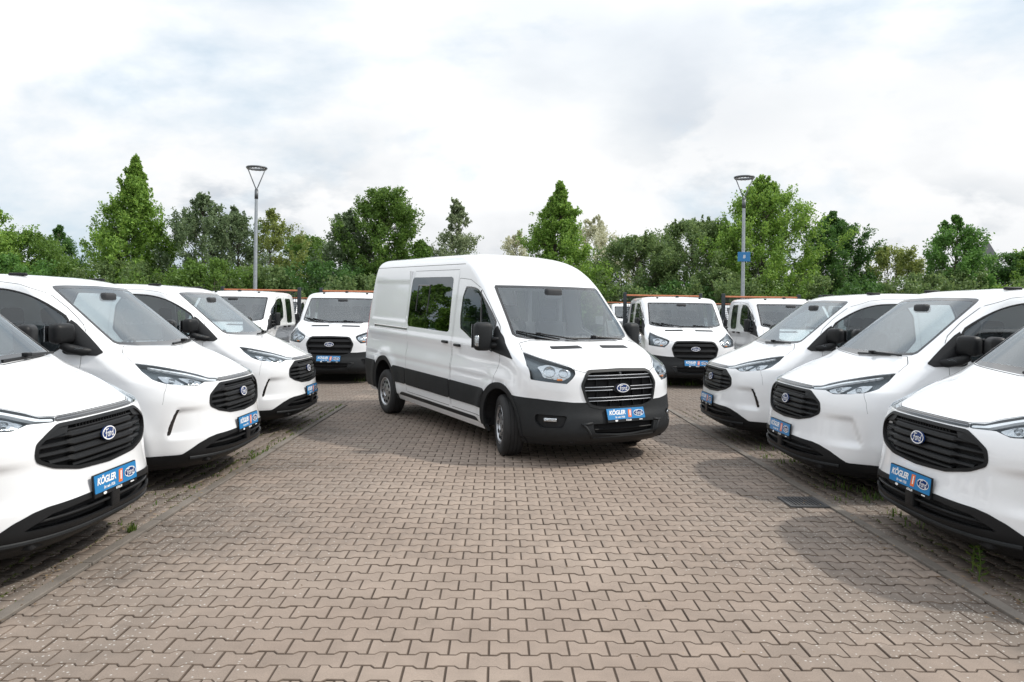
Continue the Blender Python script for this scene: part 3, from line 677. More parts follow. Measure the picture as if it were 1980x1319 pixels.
    if van:
        sh.cut('xz',rpoly([(-2.99,2.105),(-1.55,2.105),(-1.50,1.355),(-2.99,1.368)],.07,6),'sglass',cond=sidec)
        sh.cut('xz',[(-2.94,2.20),(-1.39,2.20),(-1.39,.385),(-2.94,.385)],'sdoor',cond=sidec,groove=.003)
        sh.line('xz',[(-1.16,2.275),(-4.72,2.275)],.004,cond=sidec)
        sh.cut('xz',[(-2.97,1.292),(-4.42,1.292),(-4.42,1.338),(-2.97,1.338)],'rail',cond=sidec)
        sh.cut('xz',[(-4.735,.95),(-4.735,1.80),(-5.0,1.80),(-5.0,.95)],'tail',cond=lambda V,U,N:(V[:,1]>.75)&(V[:,0]<-4.5))
        clad=[[(-4.9,.742),(-4.9,.30),(-4.22,.30),(-4.22,.742)],[(-3.43,.738),(-3.43,.492),(-2.955,.492),(-2.955,.738)],[(-2.935,.738),(-2.935,.492),(-1.40,.492),(-1.40,.738)],[(-1.38,.738),(-1.38,.492),(-.42,.492),(-.38,.60),(-.36,.705),(-.40,.735)]]
    else:
        sh.cut('xz',rpoly([(-1.46,1.90),(-1.90,1.90),(-1.93,1.80),(-1.93,1.40),(-1.85,1.28),(-1.46,1.28)],.06,5),'sglass',cond=sidec,band=.02,bandname='seal')
        sh.cut('xz',[(-1.39,1.975),(-2.05,1.975),(-2.10,1.8),(-2.10,.385),(-1.39,.385)],'sdoor',cond=sidec,groove=.003)
        clad=[]
    for i,c in enumerate(clad): sh.cut('xz',c,'clad%d'%i,src=('body','door','sdoor'),cond=lambda V,U,N:(V[:,1]>.6)&(V[:,0]<.0))
    # ---- objects
    P=M['paint']
    sh.part('body','body',P,root); sh.part('gap','panel_gap',M['gap'],root,-.004); sh.part('bonnet','bonnet',P,root)
    bp=sh.part('bumper','bumper',M['cladding'],root,.004,.03)[0]; sh.part('slot','bumper_recess',M['dark'],bp,-.05)
    sh.bar('bumper_slat',.405,-.40,.40,.014,M['plastic'],bp,-.015,.02)
    # raised lower lip of the bumper
    sh.bar('bumper_lip',.318,-.44,.44,.022,M['cladding'],bp,.010,.03)
    for s in (-1,1):
        q=[sh.at(s*(.44+.12*t),.318+.145*math.sin(t*math.pi/2)) for t in np.linspace(0,1,6)]; b=MB(); b.tube([p+n*.002 for p,n in q]+[sh.at(s*.43,.478)[0]],.016,8); b.build('bumper_rib',M['cladding'],bp,True)
    for sdn,sg in (('left',1),('right',-1)):
        f=sh.part('fog','fog_lamp_recess',M['plastic'],bp,-.035,0,sdn)[0]
        fm=sh.frame(sg*.90,.512,-.015); b=MB(); b.box(fm@Vector((0,0,0)),(.15,.042,.03),fm.to_3x3(),.01); b.build('fog_lamp',M['reflector'],f,'auto')
        b=MB(); qq=rpoly([(1.057,.568),(.705,.556),(.77,.430),(1.02,.424),(1.085,.495)],.03); V=[];F=[]; n=len(qq)
        for (u,z) in qq:
            p,nn=sh.at(sg*u,z); V+=[tuple(p+nn*.006),tuple(p-nn*.04)]
        for i in range(n): j=(i+1)%n; F.append((2*i,2*j,2*j+1,2*i+1))
        b.add(V,F); b.build('fog_lamp_rim',M['plastic'],f,True)
        sh.part('arch_trim','arch_trim',M['cladding'],root,.012,.03,sdn,filt=lambda c:c[0]>-1.5)
        if van: sh.part('arch_trim','arch_trim',M['cladding'],root,.012,.03,sdn,filt=lambda c:c[0]<-1.5)
        d=sh.part('door','door',P,root,0,0,sdn)[0]
        sh.part('dglass','door_window',M['glass_side'],d,-.003,0,sdn); sh.part('seal','window_seal',M['piano'],d,.001,.006,sdn,filt=lambda c:c[0]>-1.37)
        bar=MB(); bq=[]
        for (bx,bz) in ((-.700,tz-.05),(-.645,1.72),(-.605,1.52),(-.585,1.30)):
            i=int(np.argmin(np.abs(sh.z-bz))); row=sh.G[i]; m_=(row[:,1]>.5)&(row[:,0]<.5); bq.append((bx,sg*float(np.interp(-bx,-row[m_][:,0],row[m_][:,1])),bz))
        bar.tube(bq,.012,6); bar.build('window_bar',M['piano'],d)
        hb=MB(); hb.box((-1.17,sg*1.022,1.205),(.17,.045,.036),None,.014); hb.build('door_handle',M['plastic'],d,'auto')
        s2=sh.part('sdoor','side_door',P,root,0,0,sdn)
        s2=s2[0]
        if van:
            sh.part('sglass','side_window',M['glass_dark'],s2,-.002,.004,sdn)
            fl=MB()
            for (a,b_) in (((-2.72,1.985),(-2.72,1.60)),((-2.72,1.985),(-2.30,1.985)),((-2.30,1.985),(-2.30,1.60))):
                def pt(q): 
                    i=int(np.argmin(np.abs(sh.z-q[1]))); row=sh.G[i]; m_=(row[:,1]>.5)&(row[:,0]<-.6); y=np.interp(-q[0],-row[m_][:,0],row[m_][:,1]); return (q[0],sg*(y+.0015),q[1])
                fl.tube([pt(a),pt(b_)],.008,6)
            fl.build('vent_window_frame',M['piano'],s2)
            hb=MB(); hb.box((-1.55,sg*1.022,1.225),(.17,.045,.036),None,.014); hb.build('side_door_handle',M['plastic'],s2,'auto')
            rl=sh.part('rail','door_rail',M['silver'],root,-.012,0,sdn)[0]
            rb=MB(); 
            for z in (1.294,1.336): rb.tube([(-2.97,sg*.997,z),(-4.42,sg*.997,z)],.007,6)
            rb.build('rail_edge',M['chrome'],rl)
            sh.part('tail','tail_lamp',M['red_lens'],root,.006,.02,sdn)
            for i in range(len(clad)): sh.part('clad%d'%i,'side_cladding',M['cladding'],root,.016,.025,sdn)
        else:
            sh.part('sglass','side_window',M['glass_side'],s2,-.003,0,sdn); sh.part('seal','window_seal',M['piano'],s2,.001,.006,sdn,filt=lambda c:c[0]<-1.37)
            hb=MB(); hb.box((-1.55,sg*1.022,1.205),(.15,.045,.036),None,.014); hb.build('side_door_handle',M['plastic'],s2,'auto')
        sl=sh.part('sail','mirror_base',M['plastic'],root,.010,.02,sdn)[0]
        mb=MB(); mb.box((-.26,sg*1.125,1.375),(.15,.225,.340),Matrix.Rotation(R(sg*10),3,'Z'),.06) if van else mb.box((-.40,sg*1.065,1.395),(.20,.085,.31),Matrix.Rotation(R(-sg*8),3,'Z'),.035); mr=mb.build('mirror',M['cladding'],root,'auto')
        a=MB(); a.tube([(-.12,sg*.97,1.27),(-.22,sg*1.06,1.28)],.030,10); a.tube([(-.13,sg*.96,1.345),(-.22,sg*1.06,1.35)],.024,10); a.build('mirror_arm',M['plastic'],mr,True)
        gl=MB(); gl.box((-.338,sg*1.14,1.375),(.004,.18,.28),Matrix.Rotation(R(sg*10),3,'Z')) if van else gl.box((-.40,sg*1.018,1.395),(.16,.006,.25),Matrix.Rotation(R(-sg*8),3,'Z')); gl.build('mirror_glass',M['chrome'],mr)
        if van:
            il=MB(); il.box((-.235,sg*1.218,1.325),(.10,.05,.135),Matrix.Rotation(R(sg*14),3,'Z'),.022); il.build('mirror_indicator',M['reflector'],mr,'auto')
    sh.part('vent','bonnet_vent',M['plastic'],root,.001,0,'split')
    w=sh.part('screen','windscreen',M['glass'],root,-.002)[0]; sh.part('frit','windscreen_border',M['piano'],w,-.001)
    g=sh.part('grille_frame','grille',M['cladding'],root,.008,.03)[0]
    sh.part(['grille_hole','grille_frame'],'grille_back',M['dark'],g,-.055)
    def lim(z):
        pts=[p for p in T_GR if p[0]>=0]; zs=[p[1] for p in pts][::-1]; us=[p[0] for p in pts][::-1]; return float(np.interp(z,zs,us))
    if van:
        for z in (.967,.842,.727):
            L_=lim(z)-.035
            sh.bar('grille_slat',z,-L_,L_,.046,M['plastic'],g,-.008,.03)
            for dz in (.018,-.018): sh.bar('chrome_bar',z+dz,-L_,L_,.009,M['satin'],g,.002,.016)
        fn=MB()
        for z0,z1 in ((.995,1.02),(.872,.94),(.755,.815),(.645,.70)):
            for i in range(5):
                u=-.33+.165*i; p,n=sh.at(u,(z0+z1)/2); fn.box(p-n*.03,(.03,.008,z1-z0+.02))
        fn.build('grille_fin',M['plastic'],g)['kind']='stuff'
        b=MB(); p,n=sh.at(0,1.008); 
        b.lathe([(.0005,.022),(.012,.02),(.019,.008),(.021,-.02)],16,'X',tuple(p-n*.012)); b.build('camera_pod',M['piano'],g,True)
        c=sh.frame(0,.842,.004); cb=MB(); cb.prism([(.125*math.cos(a),.060*math.sin(a)) for a in np.linspace(0,2*math.pi,30)[:-1]],.006,c@Matrix.Translation((0,0,-.004))); cb.build('badge_mount',M['plastic'],g)
        b=MB(); 
        sh.bar('grille_inner_line',1.028,-.37,.37,.005,M['satin'],g,.008,.006); sh.bar('grille_inner_line',.640,-.37,.37,.005,M['satin'],g,.008,.006)
        emblem(g,sh.frame(0,.842,.008),.090,.050)
    else:
        for z in (.955,.835,.715):
            L_=lim(z)-.03; sh.bar('grille_slat',z,-L_,L_,.062,M['plastic'],g,-.004,.03,30,None,-.3)
        sh.bar('grille_frame_top',1.03,-.37,.37,.02,M['cladding'],g,.008,.02)
        emblem(g,sh.frame(0,.875,.008),.105,.052)
    hls=headlight_fill(sh,root,'lamp','lampr')
    for o,sg in zip(hls,(1,-1)):
        bowls(sh,o,[(.855,1.035,.066),(.705,1.02,.050)],sg)
        fm=sh.frame(sg*.76,.945,-.02); b=MB(); b.box(fm@Vector((0,0,0)),(.06,.022,.02),fm.to_3x3(),.006); b.build('indicator',M['amber'],o)
    p,n=sh.at(0,.60); p2,_=sh.at(0,.50); sl=(p2.x-p.x)/.1
    dealer_plate(root,Matrix.Translation(((p.x+p2.x)/2+.008,0,.562))@Matrix(((0,-sl,1,0),(1,0,0,0),(0,1,sl,0),(0,0,0,1))))
    wiper(sh,root,(-.80,1.44,-.10,1.325),(-.32,1.345),.03); wiper(sh,root,(-.22,1.352,.60,1.325),(.56,1.345),.03)
    # cabin
    xb=-1.62 if van else -2.24
    sh.part(['body','door','gap','sdoor'],'cabin_lining',M['lining'],root,-.04,0,'join',True,lambda c:c[0]>(-4.6 if van else xb) and c[2]>1.15 and c[0]<.05)
    b=MB(); V=[];n=9
    for (x,z) in [(.02,1.325),(-.12,1.31),(-.26,1.295),(-.38,1.24),(-.42,1.1),(-.36,.8)]:
        for j in range(n):
            y=-.85+1.7*j/(n-1); V.append((x-.20*(abs(y)/.85)**3,y,z+(.05*math.exp(-((y-.42)/.2)**2) if z>1.2 and x<-.2 else 0)))
    b.add(V,[(i*n+j,i*n+j+1,(i+1)*n+j+1,(i+1)*n+j) for i in range(5) for j in range(n-1)]); b.build('dashboard',M['dash'],root,True)
    if not van:
        b=MB(); b.box((xb,0,1.08),(.03,1.72,.74)); b.box((xb,0,1.97),(.03,1.50,.12))
        for y in (-.82,.82): b.box((xb,y,1.68),(.03,.12,.50))
        b.build('cab_back_wall',M['bulkhead'],root)
    steering(root,-.55,.45,1.23)
    for y in (.47,-.15,-.55): seat(root,-1.12,y,.88)
    if not van:
        for y in (.47,0,-.47): seat(root,-1.98,y,.88)
    mb=MB(); mb.box((-.47 if van else -.42,0,top-.10),(.10,.24,.14),None,.03); mb.build('rear_view_mirror',M['dash'],root,'auto')
    if van:
        b=MB(); b.box((-3.05,0,1.35),(.03,1.84,1.7)); b.build('rear_bulkhead',M['paint'],root)
        b=MB(); b.box((-1.50,0,1.10),(.03,1.78,.80)); b.box((-1.50,0,2.02),(.03,1.60,.16))
        for y in (-.80,-.28,.28,.80): b.box((-1.50,y,1.72),(.03,.06,.50))
        b.build('cab_partition',M['bulkhead'],root)
        for y in (.47,-.1,-.55): seat(root,-2.55,y,.88)
    # floor, sills, arches, wheels
    b=MB(); x0=xr+.15; b.box(((x0+.45)/2,0,.34),(.45-x0,1.56,.12),None,.02); b.box((.66,0,.30),(.5,1.3,.1),None,.02); b.build('underbody',M['dark'],root)
    b=MB(); xa=-3.38 if van else -2.1
    for s in (-1,1): b.box(((xa-.44)/2,s*.945,.335),(-.44-xa,.10,.075),None,.02)
    b.build('sill_trim',M['plastic'],root)
    if van:
        b=MB(); b.tube([(-3.2,-.3,.27),(-1.2,-.3,.27)],.04,8); b.tube([(-2.95,-.62,.30),(-2.95,-.72,.24)],.035,8); b.box((-3.83,0,.33),(.14,1.5,.14),None,.05); b.build('axle_and_exhaust',M['darkmetal'],root)
    liners(root,(0,wb) if van else (0,),.455,1.0)
    global WARP; sv=WARP; WARP=None
    st=R(-19) if van else 0
    for s in (-1,1): wheel(root,0,s*.895,.355,.235,s,2,st)
    if van:
        for s in (-1,1): wheel(root,wb,s*.895,.355,.235,s,2)
        WARP=sv; b=MB(); b.lathe([(.0005,.075),(.05,.07),(.095,.045),(.11,0),(.11,-.04)],20,'Z',(-4.15,0,2.445)); b.build('roof_antenna',M['plastic'],root,True)
    else:
        for s in (-1,1): wheel(root,-3.6,s*.83,.355,.235,s,2)
        WARP=sv
        b=MB(); b.box((-.85,0,2.065),(.10,.07,.07),None,.02); b.build('roof_antenna',M['plastic'],root,'auto')
        for s in (-1,1):
            b=MB(); b.box((-.70,s*.52,2.035),(.07,.05,.04),None,.012); b.build('roof_marker',M['plastic'],root,'auto')
        # ladder frame, tipper bed
        b=MB()
        for s in (-1,1): b.box((-3.9,s*.40,.62),(3.4,.08,.18))
        b.build('chassis_frame',M['dark'],root)
        bed=MB(); bed.box((-4.05,0,.93),(3.05,2.06,.10)); bd=bed.build('tipper_bed',M['darkmetal'],root)
        for s in (-1,1):
            d=MB(); d.box((-4.05,s*1.045,1.19),(3.05,.028,.40)); 
            for z in (1.05,1.16,1.27,1.375): d.box((-4.05,s*1.062,z),(3.05,.012,.045),None,.004)
            d.build('dropside',M['alu'],bd)
        d=MB(); d.box((-5.57,0,1.19),(.028,2.06,.40)); d.build('tailboard',M['alu'],bd)
        hb=empty('headboard',(0,0,0),0,root)
        for s in (-1,1):
            d=MB(); d.box((-2.47,s*1.02,1.56),(.09,.085,1.30),None,.012); d.build('headboard_post',M['darkmetal'],hb)
        d=MB(); d.box((-2.47,0,2.130),(.05,1.98,.042),None,.01); d.build('top_bar',M['orange_bar'],hb)
        d=MB(); d.box((-2.47,0,1.20),(.05,1.96,.60)); d.build('headboard_panel',M['darkmetal'],hb)
        d=MB()
        for i in range(37): d.box((-2.47,-.97+1.94*i/36,1.80),(.012,.010,.62))
        for i in range(13): d.box((-2.463,0,1.50+.60*i/12),(.010,1.95,.010))
        d.build('guard_mesh',M['darkmetal'],hb)['kind']='stuff'
        # rear wall window of the cab shows the guard through it
    return root,sh
# ------------------------------------------------------------------ place the vehicles
GL='white vans parked nose-in along the lane'; GT='white crew-cab tipper trucks'
cust,csh=build_custom(); slotted=copy_tree(cust); fog_slot(csh,slotted)
def place(o,x,y,deg,label,cat,group):
    o.location=(x,y,0); o.rotation_euler=(0,0,R(deg)); tag(o,label,cat,group); return o
r1=copy_tree(cust); l1=copy_tree(slotted); l3=copy_tree(slotted); r3=copy_tree(slotted)
place(l1,-3.60,5.11,-1.2,'white van beside a small grass tuft growing at the kerb stones','van',GL)
place(slotted,-3.585,7.72,-1.2,'white van with black bumper slots parked between two vans with the same slots','van',GL)
place(l3,-3.69,10.72,-1.0,'white van with black bumper slots in front of the lamp post without a sign','van',GL)
place(r1,3.95,5.28,180,'white van whose front bumper overhangs two tall green weeds','van',GL)
place(cust,3.915,7.66,180,'white van with closed bumper corners parked between two vans','van',GL)
place(r3,3.86,10.20,180,'white van with black bumper slots and a white paper on its dashboard','van',GL)
b=MB(); b.box((-.04,-.05,1.292),(.10,.34,.004),Matrix.Rotation(R(-14),3,'Y')); b.build('dashboard_paper',M['paper'],r3)
def rake(v):
    v=v.copy(); v[:,2]+=np.where(v[:,0]<0,-.022*v[:,0],0); return v
WARP=rake; big,bsh=build_transit('van'); WARP=None
HD=math.degrees(math.atan2(-.8736,.48665))
place(big,.902,9.186,HD,'large high-roof white van with dark side window, standing askew mid-lane','van',None)
if 'group' in big.keys(): del big['group']
trk,tsh=build_transit('truck')
T=[(-6.40,17.5,'white tipper truck beside the lamp post without a sign, its left doors showing'),
(-3.78,17.5,'white tipper truck parked behind the tail of the large high-roof van'),
(4.36,17.5,'white tipper truck facing out past the nose of the large high-roof van'),
(7.02,17.5,'white tipper truck in front of the lamp post with the blue sign'),
(9.65,17.5,'white tipper truck hidden by parked vans but for its orange bar'),
(-10.45,35,'white tipper truck of the back row, seen between two front tipper trucks'),
(6.25,35,'white tipper truck of the back row, peeping out behind the large high-roof van'),
(11.65,35,'white tipper truck of the back row, its grey dropside showing')]
srcs=[trk]+[copy_tree(trk) for _ in T[1:]]
for (x,y,l),o in zip(T,srcs): place(o,x,y,-90,l,'truck',GT)
# ------------------------------------------------------------------ ground and paving
def paving_mat():
    m=bpy.data.materials.new('concrete_paver'); nt,N,L,b=nodes(m)
    def n(t,**k):
        x=N.new(t)
        for a,c in k.items(): setattr(x,a,c)
        return x
    geo=n('ShaderNodeNewGeometry'); oi=n('ShaderNodeObjectInfo')
    def noise(sc,det=4,ro=.55):
        t=n('ShaderNodeTexNoise'); t.inputs['Scale'].default_value=sc; t.inputs['Detail'].default_value=det; t.inputs['Roughness'].default_value=ro; L.new(geo.outputs['Position'],t.inputs[0]); return t.outputs[0]
    def mr(v,a,b_,c,d):
        x=n('ShaderNodeMapRange'); L.new(v,x.inputs[0])
        for i,q in enumerate((a,b_,c,d)): x.inputs[i+1].default_value=q
        return x.outputs[0]
    def mul(a,b_,op='MULTIPLY'):
        x=n('ShaderNodeMath',operation=op)
        for i,v in enumerate((a,b_)):
            if isinstance(v,(int,float)): x.inputs[i].default_value=v
            else: L.new(v,x.inputs[i])
        return x.outputs[0]
    def mix(f,a,b_):
        x=n('ShaderNodeMixRGB')
        if isinstance(f,float): x.inputs[0].default_value=f
        else: L.new(f,x.inputs[0])
        for i,v in ((1,a),(2,b_)):
            if isinstance(v,tuple): x.inputs[i].default_value=(*v,1)
            else: L.new(v,x.inputs[i])
        return x.outputs[0]
    rnd=mul(geo.outputs['Random Per Island'],oi.outputs['Random'],'ADD')
    fr=n('ShaderNodeMath',operation='FRACT'); L.new(rnd,fr.inputs[0])
    big=noise(.55,3); mid=noise(5,5,.6); fine=noise(170,3,.7)
    col=mix(mr(big,.35,.65,0,1),(.236,.185,.150),(.302,.243,.199))
    hs=n('ShaderNodeHueSaturation'); L.new(col,hs.inputs['Color']); L.new(mul(mul(mr(fr.outputs[0],0,1,.94,1.06),mr(mid,.3,.7,.88,1.09)),mr(fine,.25,.75,.78,1.18)),hs.inputs['Value'])
    # lane edges are less driven on: darker grime and pale lichen spots
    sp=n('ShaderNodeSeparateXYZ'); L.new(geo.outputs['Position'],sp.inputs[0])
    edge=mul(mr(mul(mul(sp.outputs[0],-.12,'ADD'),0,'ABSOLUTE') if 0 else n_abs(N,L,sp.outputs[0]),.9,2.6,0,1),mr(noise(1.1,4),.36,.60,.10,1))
    bay_grime_shade=mr(n_abs(N,L,sp.outputs[0]),2.80,2.95,0,.55); dark=mix(mul(mul(edge,.70),bay_grime_shade,'MAXIMUM'),hs.outputs[0],(.080,.070,.060))  # bay dirt tone made darker to paint in the shade beneath the vans
    vo=n('ShaderNodeTexVoronoi'); vo.inputs['Scale'].default_value=48; L.new(geo.outputs['Position'],vo.inputs[0])
    vs=n('ShaderNodeSeparateXYZ'); L.new(vo.outputs['Color'],vs.inputs[0])
    spot=mul(mr(mul(vo.outputs['Distance'],mr(fine,.3,.7,-.12,.12),'ADD'),.20,.30,1,0),mr(mul(vs.outputs[0],mul(edge,.60),'SUBTRACT'),-.03,.02,1,0))
    lich=mix(mul(spot,.75),dark,(.50,.48,.45))
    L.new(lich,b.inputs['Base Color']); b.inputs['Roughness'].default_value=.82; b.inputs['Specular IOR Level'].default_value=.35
    bp=n('ShaderNodeBump'); bp.inputs['Strength'].default_value=.5; bp.inputs['Distance'].default_value=.002; L.new(fine,bp.inputs['Height']); L.new(bp.outputs[0],b.inputs['Normal'])
    return m
def n_abs(N,L,s):
    x=N.new('ShaderNodeMath'); x.operation='ADD'; L.new(s,x.inputs[0]); x.inputs[1].default_value=-.14
    y=N.new('ShaderNodeMath'); y.operation='ABSOLUTE'; L.new(x.outputs[0],y.inputs[0]); return y.outputs[0]
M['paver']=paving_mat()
M['joint']=mat('joint_sand',(.060,.041,.028),.95,bump=.6,bscale=200,var=.35,vscale=6)
M['arris']=mat('dirty_paver_edge',(.115,.086,.066),.95,var=.4,vscale=5)
M['kerbstone']=mat('kerb_concrete',(.155,.135,.115),.85,bump=.4,bscale=150,var=.3,vscale=3)
M['soil']=mat('grass_soil',(.07,.085,.03),.95,bump=.5,bscale=20,var=.3,vscale=2)
def sheet(name,x0,x1,y0,y1,z,m):
    o=mk(name,[(x0,y0,z),(x1,y0,z),(x1,y1,z),(x0,y1,z)],[(0,1,2,3)],m); o['kind']='structure'; return o
sheet('ground',-600,600,-300,900,-.030,M['soil'])
lot=sheet('parking_lot',-22,24,-6,46,-.0048,M['joint'])
a_,h_,w_=.0968,.0793,.0543
OUT=[(-a_,-h_),(-.061,-h_),(-.039,-w_),(.039,-w_),(.061,-h_),(a_,-h_),(a_,h_),(.061,h_),(.039,w_),(-.039,w_),(-.061,h_),(-a_,h_)]
def inset(p,d):
    q=[]
    for i in range(12):
        A=np.array(p[i-1]);B=np.array(p[i]);C=np.array(p[(i+1)%12]); e1=(B-A)/np.linalg.norm(B-A); e2=(C-B)/np.linalg.norm(C-B)
        n1=np.array([-e1[1],e1[0]]);n2=np.array([-e2[1],e2[0]]); m=n1+n2; m/=1+n1@n2; q.append(tuple(B+m*d))
    return q
TOP=inset(OUT,.0035)
PV=np.array([(x,y,0) for x,y in TOP]+[(x,y,-.0032) for x,y in OUT]+[(x,y,-.020) for x,y in OUT])
PF=[tuple(range(12))]+[(i+12,(i+1)%12+12,(i+1)%12,i) for i in range(12)]+[(i+24,(i+1)%12+24,(i+1)%12+12,i+12) for i in range(12)]
def field(x0,x1,y0,y1,rot):
    """centres of the interlocking stones that fill a rectangle"""
    c=[]
    la,lb=(.2,.14)
    nx=int(((x1-x0) if not rot else (y1-y0))/la)+2; ny=int(((y1-y0) if not rot else (x1-x0))/lb)+2
    for j in range(ny):
        for i in range(nx):
            a=i*la+(0 if j%2 else .1); b=j*lb+.055
            c.append((x0+a,y0+b) if not rot else (x0+b,y0+a))
    return [q for q in c if x0-.09<q[0]<x1+.09 and y0-.09<q[1]<y1+.09]
def stones(x0,x1,y0,y1,rot,keep=0):
    rng=np.random.RandomState(3 if not rot else 5)
    c=np.array(field(x0,x1,y0,y1,rot)); n=len(c)
    base=PV.copy()
    if rot: base=base[:,[1,0,2]]*[1,-1,1]
    T=np.repeat(base[None],n,0); tilt=rng.normal(0,.0035,(n,2)); dz=rng.normal(0,.0012,n)
    T=T+0; T[:,:,2]+=T[:,:,0]*tilt[:,None,0]+T[:,:,1]*tilt[:,None,1]+dz[:,None]
    T[:,:,0]+=c[:,None,0]; T[:,:,1]+=c[:,None,1]
    T[:,:,0]=np.clip(T[:,:,0],x0+.002,x1-.002); T[:,:,1]=np.clip(T[:,:,1],y0+.002,y1-.002)
    return c,T,tilt,dz
def merged(name,Ts,parent,faces):
    V=np.concatenate(Ts).reshape(-1,3); n=sum(len(t) for t in Ts); k=Ts[0].shape[1]
    lens=np.array([len(f) for f in faces]); flat=np.concatenate([np.array(f) for f in faces])
    loops=(flat[None]+np.arange(n)[:,None]*k).reshape(-1); tot=np.tile(lens,n); st=np.r_[0,np.cumsum(tot)[:-1]]
    me=bpy.data.meshes.new(name); me.vertices.add(len(V)); me.vertices.foreach_set('co',V.reshape(-1)); me.loops.add(len(loops)); me.loops.foreach_set('vertex_index',loops)
    me.polygons.add(len(tot)); me.polygons.foreach_set('loop_start',st); me.polygons.foreach_set('loop_total',tot) if 0 else None
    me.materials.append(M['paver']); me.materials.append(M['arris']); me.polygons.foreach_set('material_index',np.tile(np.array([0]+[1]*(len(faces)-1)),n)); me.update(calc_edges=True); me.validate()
    o=bpy.data.objects.new(name,me); COL.objects.link(o); o.parent=parent; o['kind']='stuff'; return o
KL,KR=-2.68,2.96
c,T,tilt,dz=stones(KL+.045,KR-.045,.9,13.0,False)
D=np.hypot(c[:,0],c[:,1]); vis=(np.abs(c[:,0]+.0)<c[:,1]*.70)&(c[:,1]>3.3)&(c[:,0]>KL+.15)&(c[:,0]<KR-.15)
order=np.argsort(np.where(vis,D,1e9))[:300]; pick=np.zeros(len(c),bool); pick[order]=True
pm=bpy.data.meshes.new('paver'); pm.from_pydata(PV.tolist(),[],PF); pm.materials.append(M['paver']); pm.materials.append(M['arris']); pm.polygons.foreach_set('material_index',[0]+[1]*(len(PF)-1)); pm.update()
for i in order:
    o=bpy.data.objects.new('paver',pm); COL.objects.link(o); o.parent=lot; o.location=(c[i,0],c[i,1],dz[i]); o.rotation_euler=(tilt[i,1],-tilt[i,0],0)
cl,Tl,_,_=stones(-7.6,KL-.045,.9,13.0,True); cr,Tr,_,_=stones(KR+.045,8.0,.9,13.0,True); cf,Tf,_,_=stones(-13.5,15.5,13.0,17.3,False)
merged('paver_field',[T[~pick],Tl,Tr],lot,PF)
merged('far_paver_field',[Tf[:,:24]],lot,PF[:13])
# flush kerb stones on both lane edges, one metre long
rng=random.Random(4)
for x in (KL,KR):
    k=sheet('kerb',x-.045,x+.045,.9,13.0,-.0040,M['joint'])
    y=.9; st=None
    while y<12.9:
        L_=1.0; q=MB(); 
        if st is None:
            q.box((0,L_/2,-.012),(.078,L_-.012,.04),None,.005); o=q.build('kerb_stone',M['kerbstone'],k); st=o.data
        else: o=bpy.data.objects.new('kerb_stone',st); COL.objects.link(o); o.parent=k
        o.location=(x,y,.006+rng.uniform(-.002,.003)); o.rotation_euler=(0,0,rng.uniform(-.002,.002)); y+=L_
# drain grate by the right-hand kerb
g=empty('drain_grate',(2.745,6.66,0)); tag(g,'square cast-iron drain grate set in the pavers beside the kerb','drain grate')
q=MB()
for dx,dy,sx,sy in ((0,.155,.34,.03),(0,-.155,.34,.03),(.155,0,.03,.28),(-.155,0,.03,.28)): q.box((dx,dy,.004),(sx,sy,.022))
q.build('frame',M['iron'],g)
q=MB(); q.box((0,0,-.001),(.28,.28,.006)); q.build('pit',M['dark'],g)
st=None
for i in range(9):
    if st is None: q=MB(); q.box((0,0,.007),(.013,.29,.014)); o=q.build('bar',M['iron'],g); st=o.data
    else: o=bpy.data.objects.new('bar',st); COL.objects.link(o); o.parent=g
    o.location=(-.124+.031*i,0,0)
# ------------------------------------------------------------------ lamps
def lamp(x,y,h,label,sign):
    r=empty('street_lamp',(x,y,0)); tag(r,label,'street lamp','ring-headed street lamps')
    q=MB(); q.tube([(0,0,-.03),(0,0,1.2),(0,0,h-1.05)],[.085,.075,.052],16,False); q.build('pole',M['galv'],r,True)
    q=MB(); q.tube([(0,0,h-1.08),(0,0,h-.78)],[.062,.062],14); q.tube([(0,0,h-.80),(0,0,h-.70)],[.062,.04],14); q.build('collar',M['lampgrey'],r,True)
    for s in (-1,1):
        q=MB(); q.tube([(0,0,h-.76),(s*.04,0,h-.68),(s*.31,0,h-.02)],.019,8); q.build('arm',M['lampgrey'],r,True)
    q=MB(); q.lathe([(.27,-.035),(.33,-.045),(.36,0.0),(.345,.03),(.28,.035),(.262,.0),(.27,-.035)],40,'Z',(0,0,h)); q.build('ring_head',M['lampgrey'],r,True)
    q=MB(); 
    for k in range(16):
        a=2*math.pi*k/16; q.box((.305*math.cos(a),.305*math.sin(a),h-.047),(.05,.05,.012),Matrix.Rotation(a,3,'Z'))
    q.build('light_module',M['paper'],r)['kind']='stuff'
    if sign:
        z=sign; q=MB(); q.box((0,-.085,z),(.44,.02,.33),None,.006); p=q.build('sign_panel',M['blue'],r); p['label']='blue sign panel with a white letter B'
        v,f=text_outline('B',.16,.18,.004); q=MB(); q.add([(a,-.0965,z+c) for a,c in v],f); q.build('sign_letter',M['white'],p)
        q=MB(); q.tube([(-.09,0,z+.06),(.09,0,z+.06)],.012,6); q.box((0,-.045,z),(.16,.09,.05)); q.build('sign_bracket',M['galv'],p)
    return r
lamp(-8.54,26,6.50,'tall grey lamp post with a ring head and no sign',0); lamp(8.49,26,6.45,'tall grey lamp post carrying a blue sign with a white letter B',3.66)
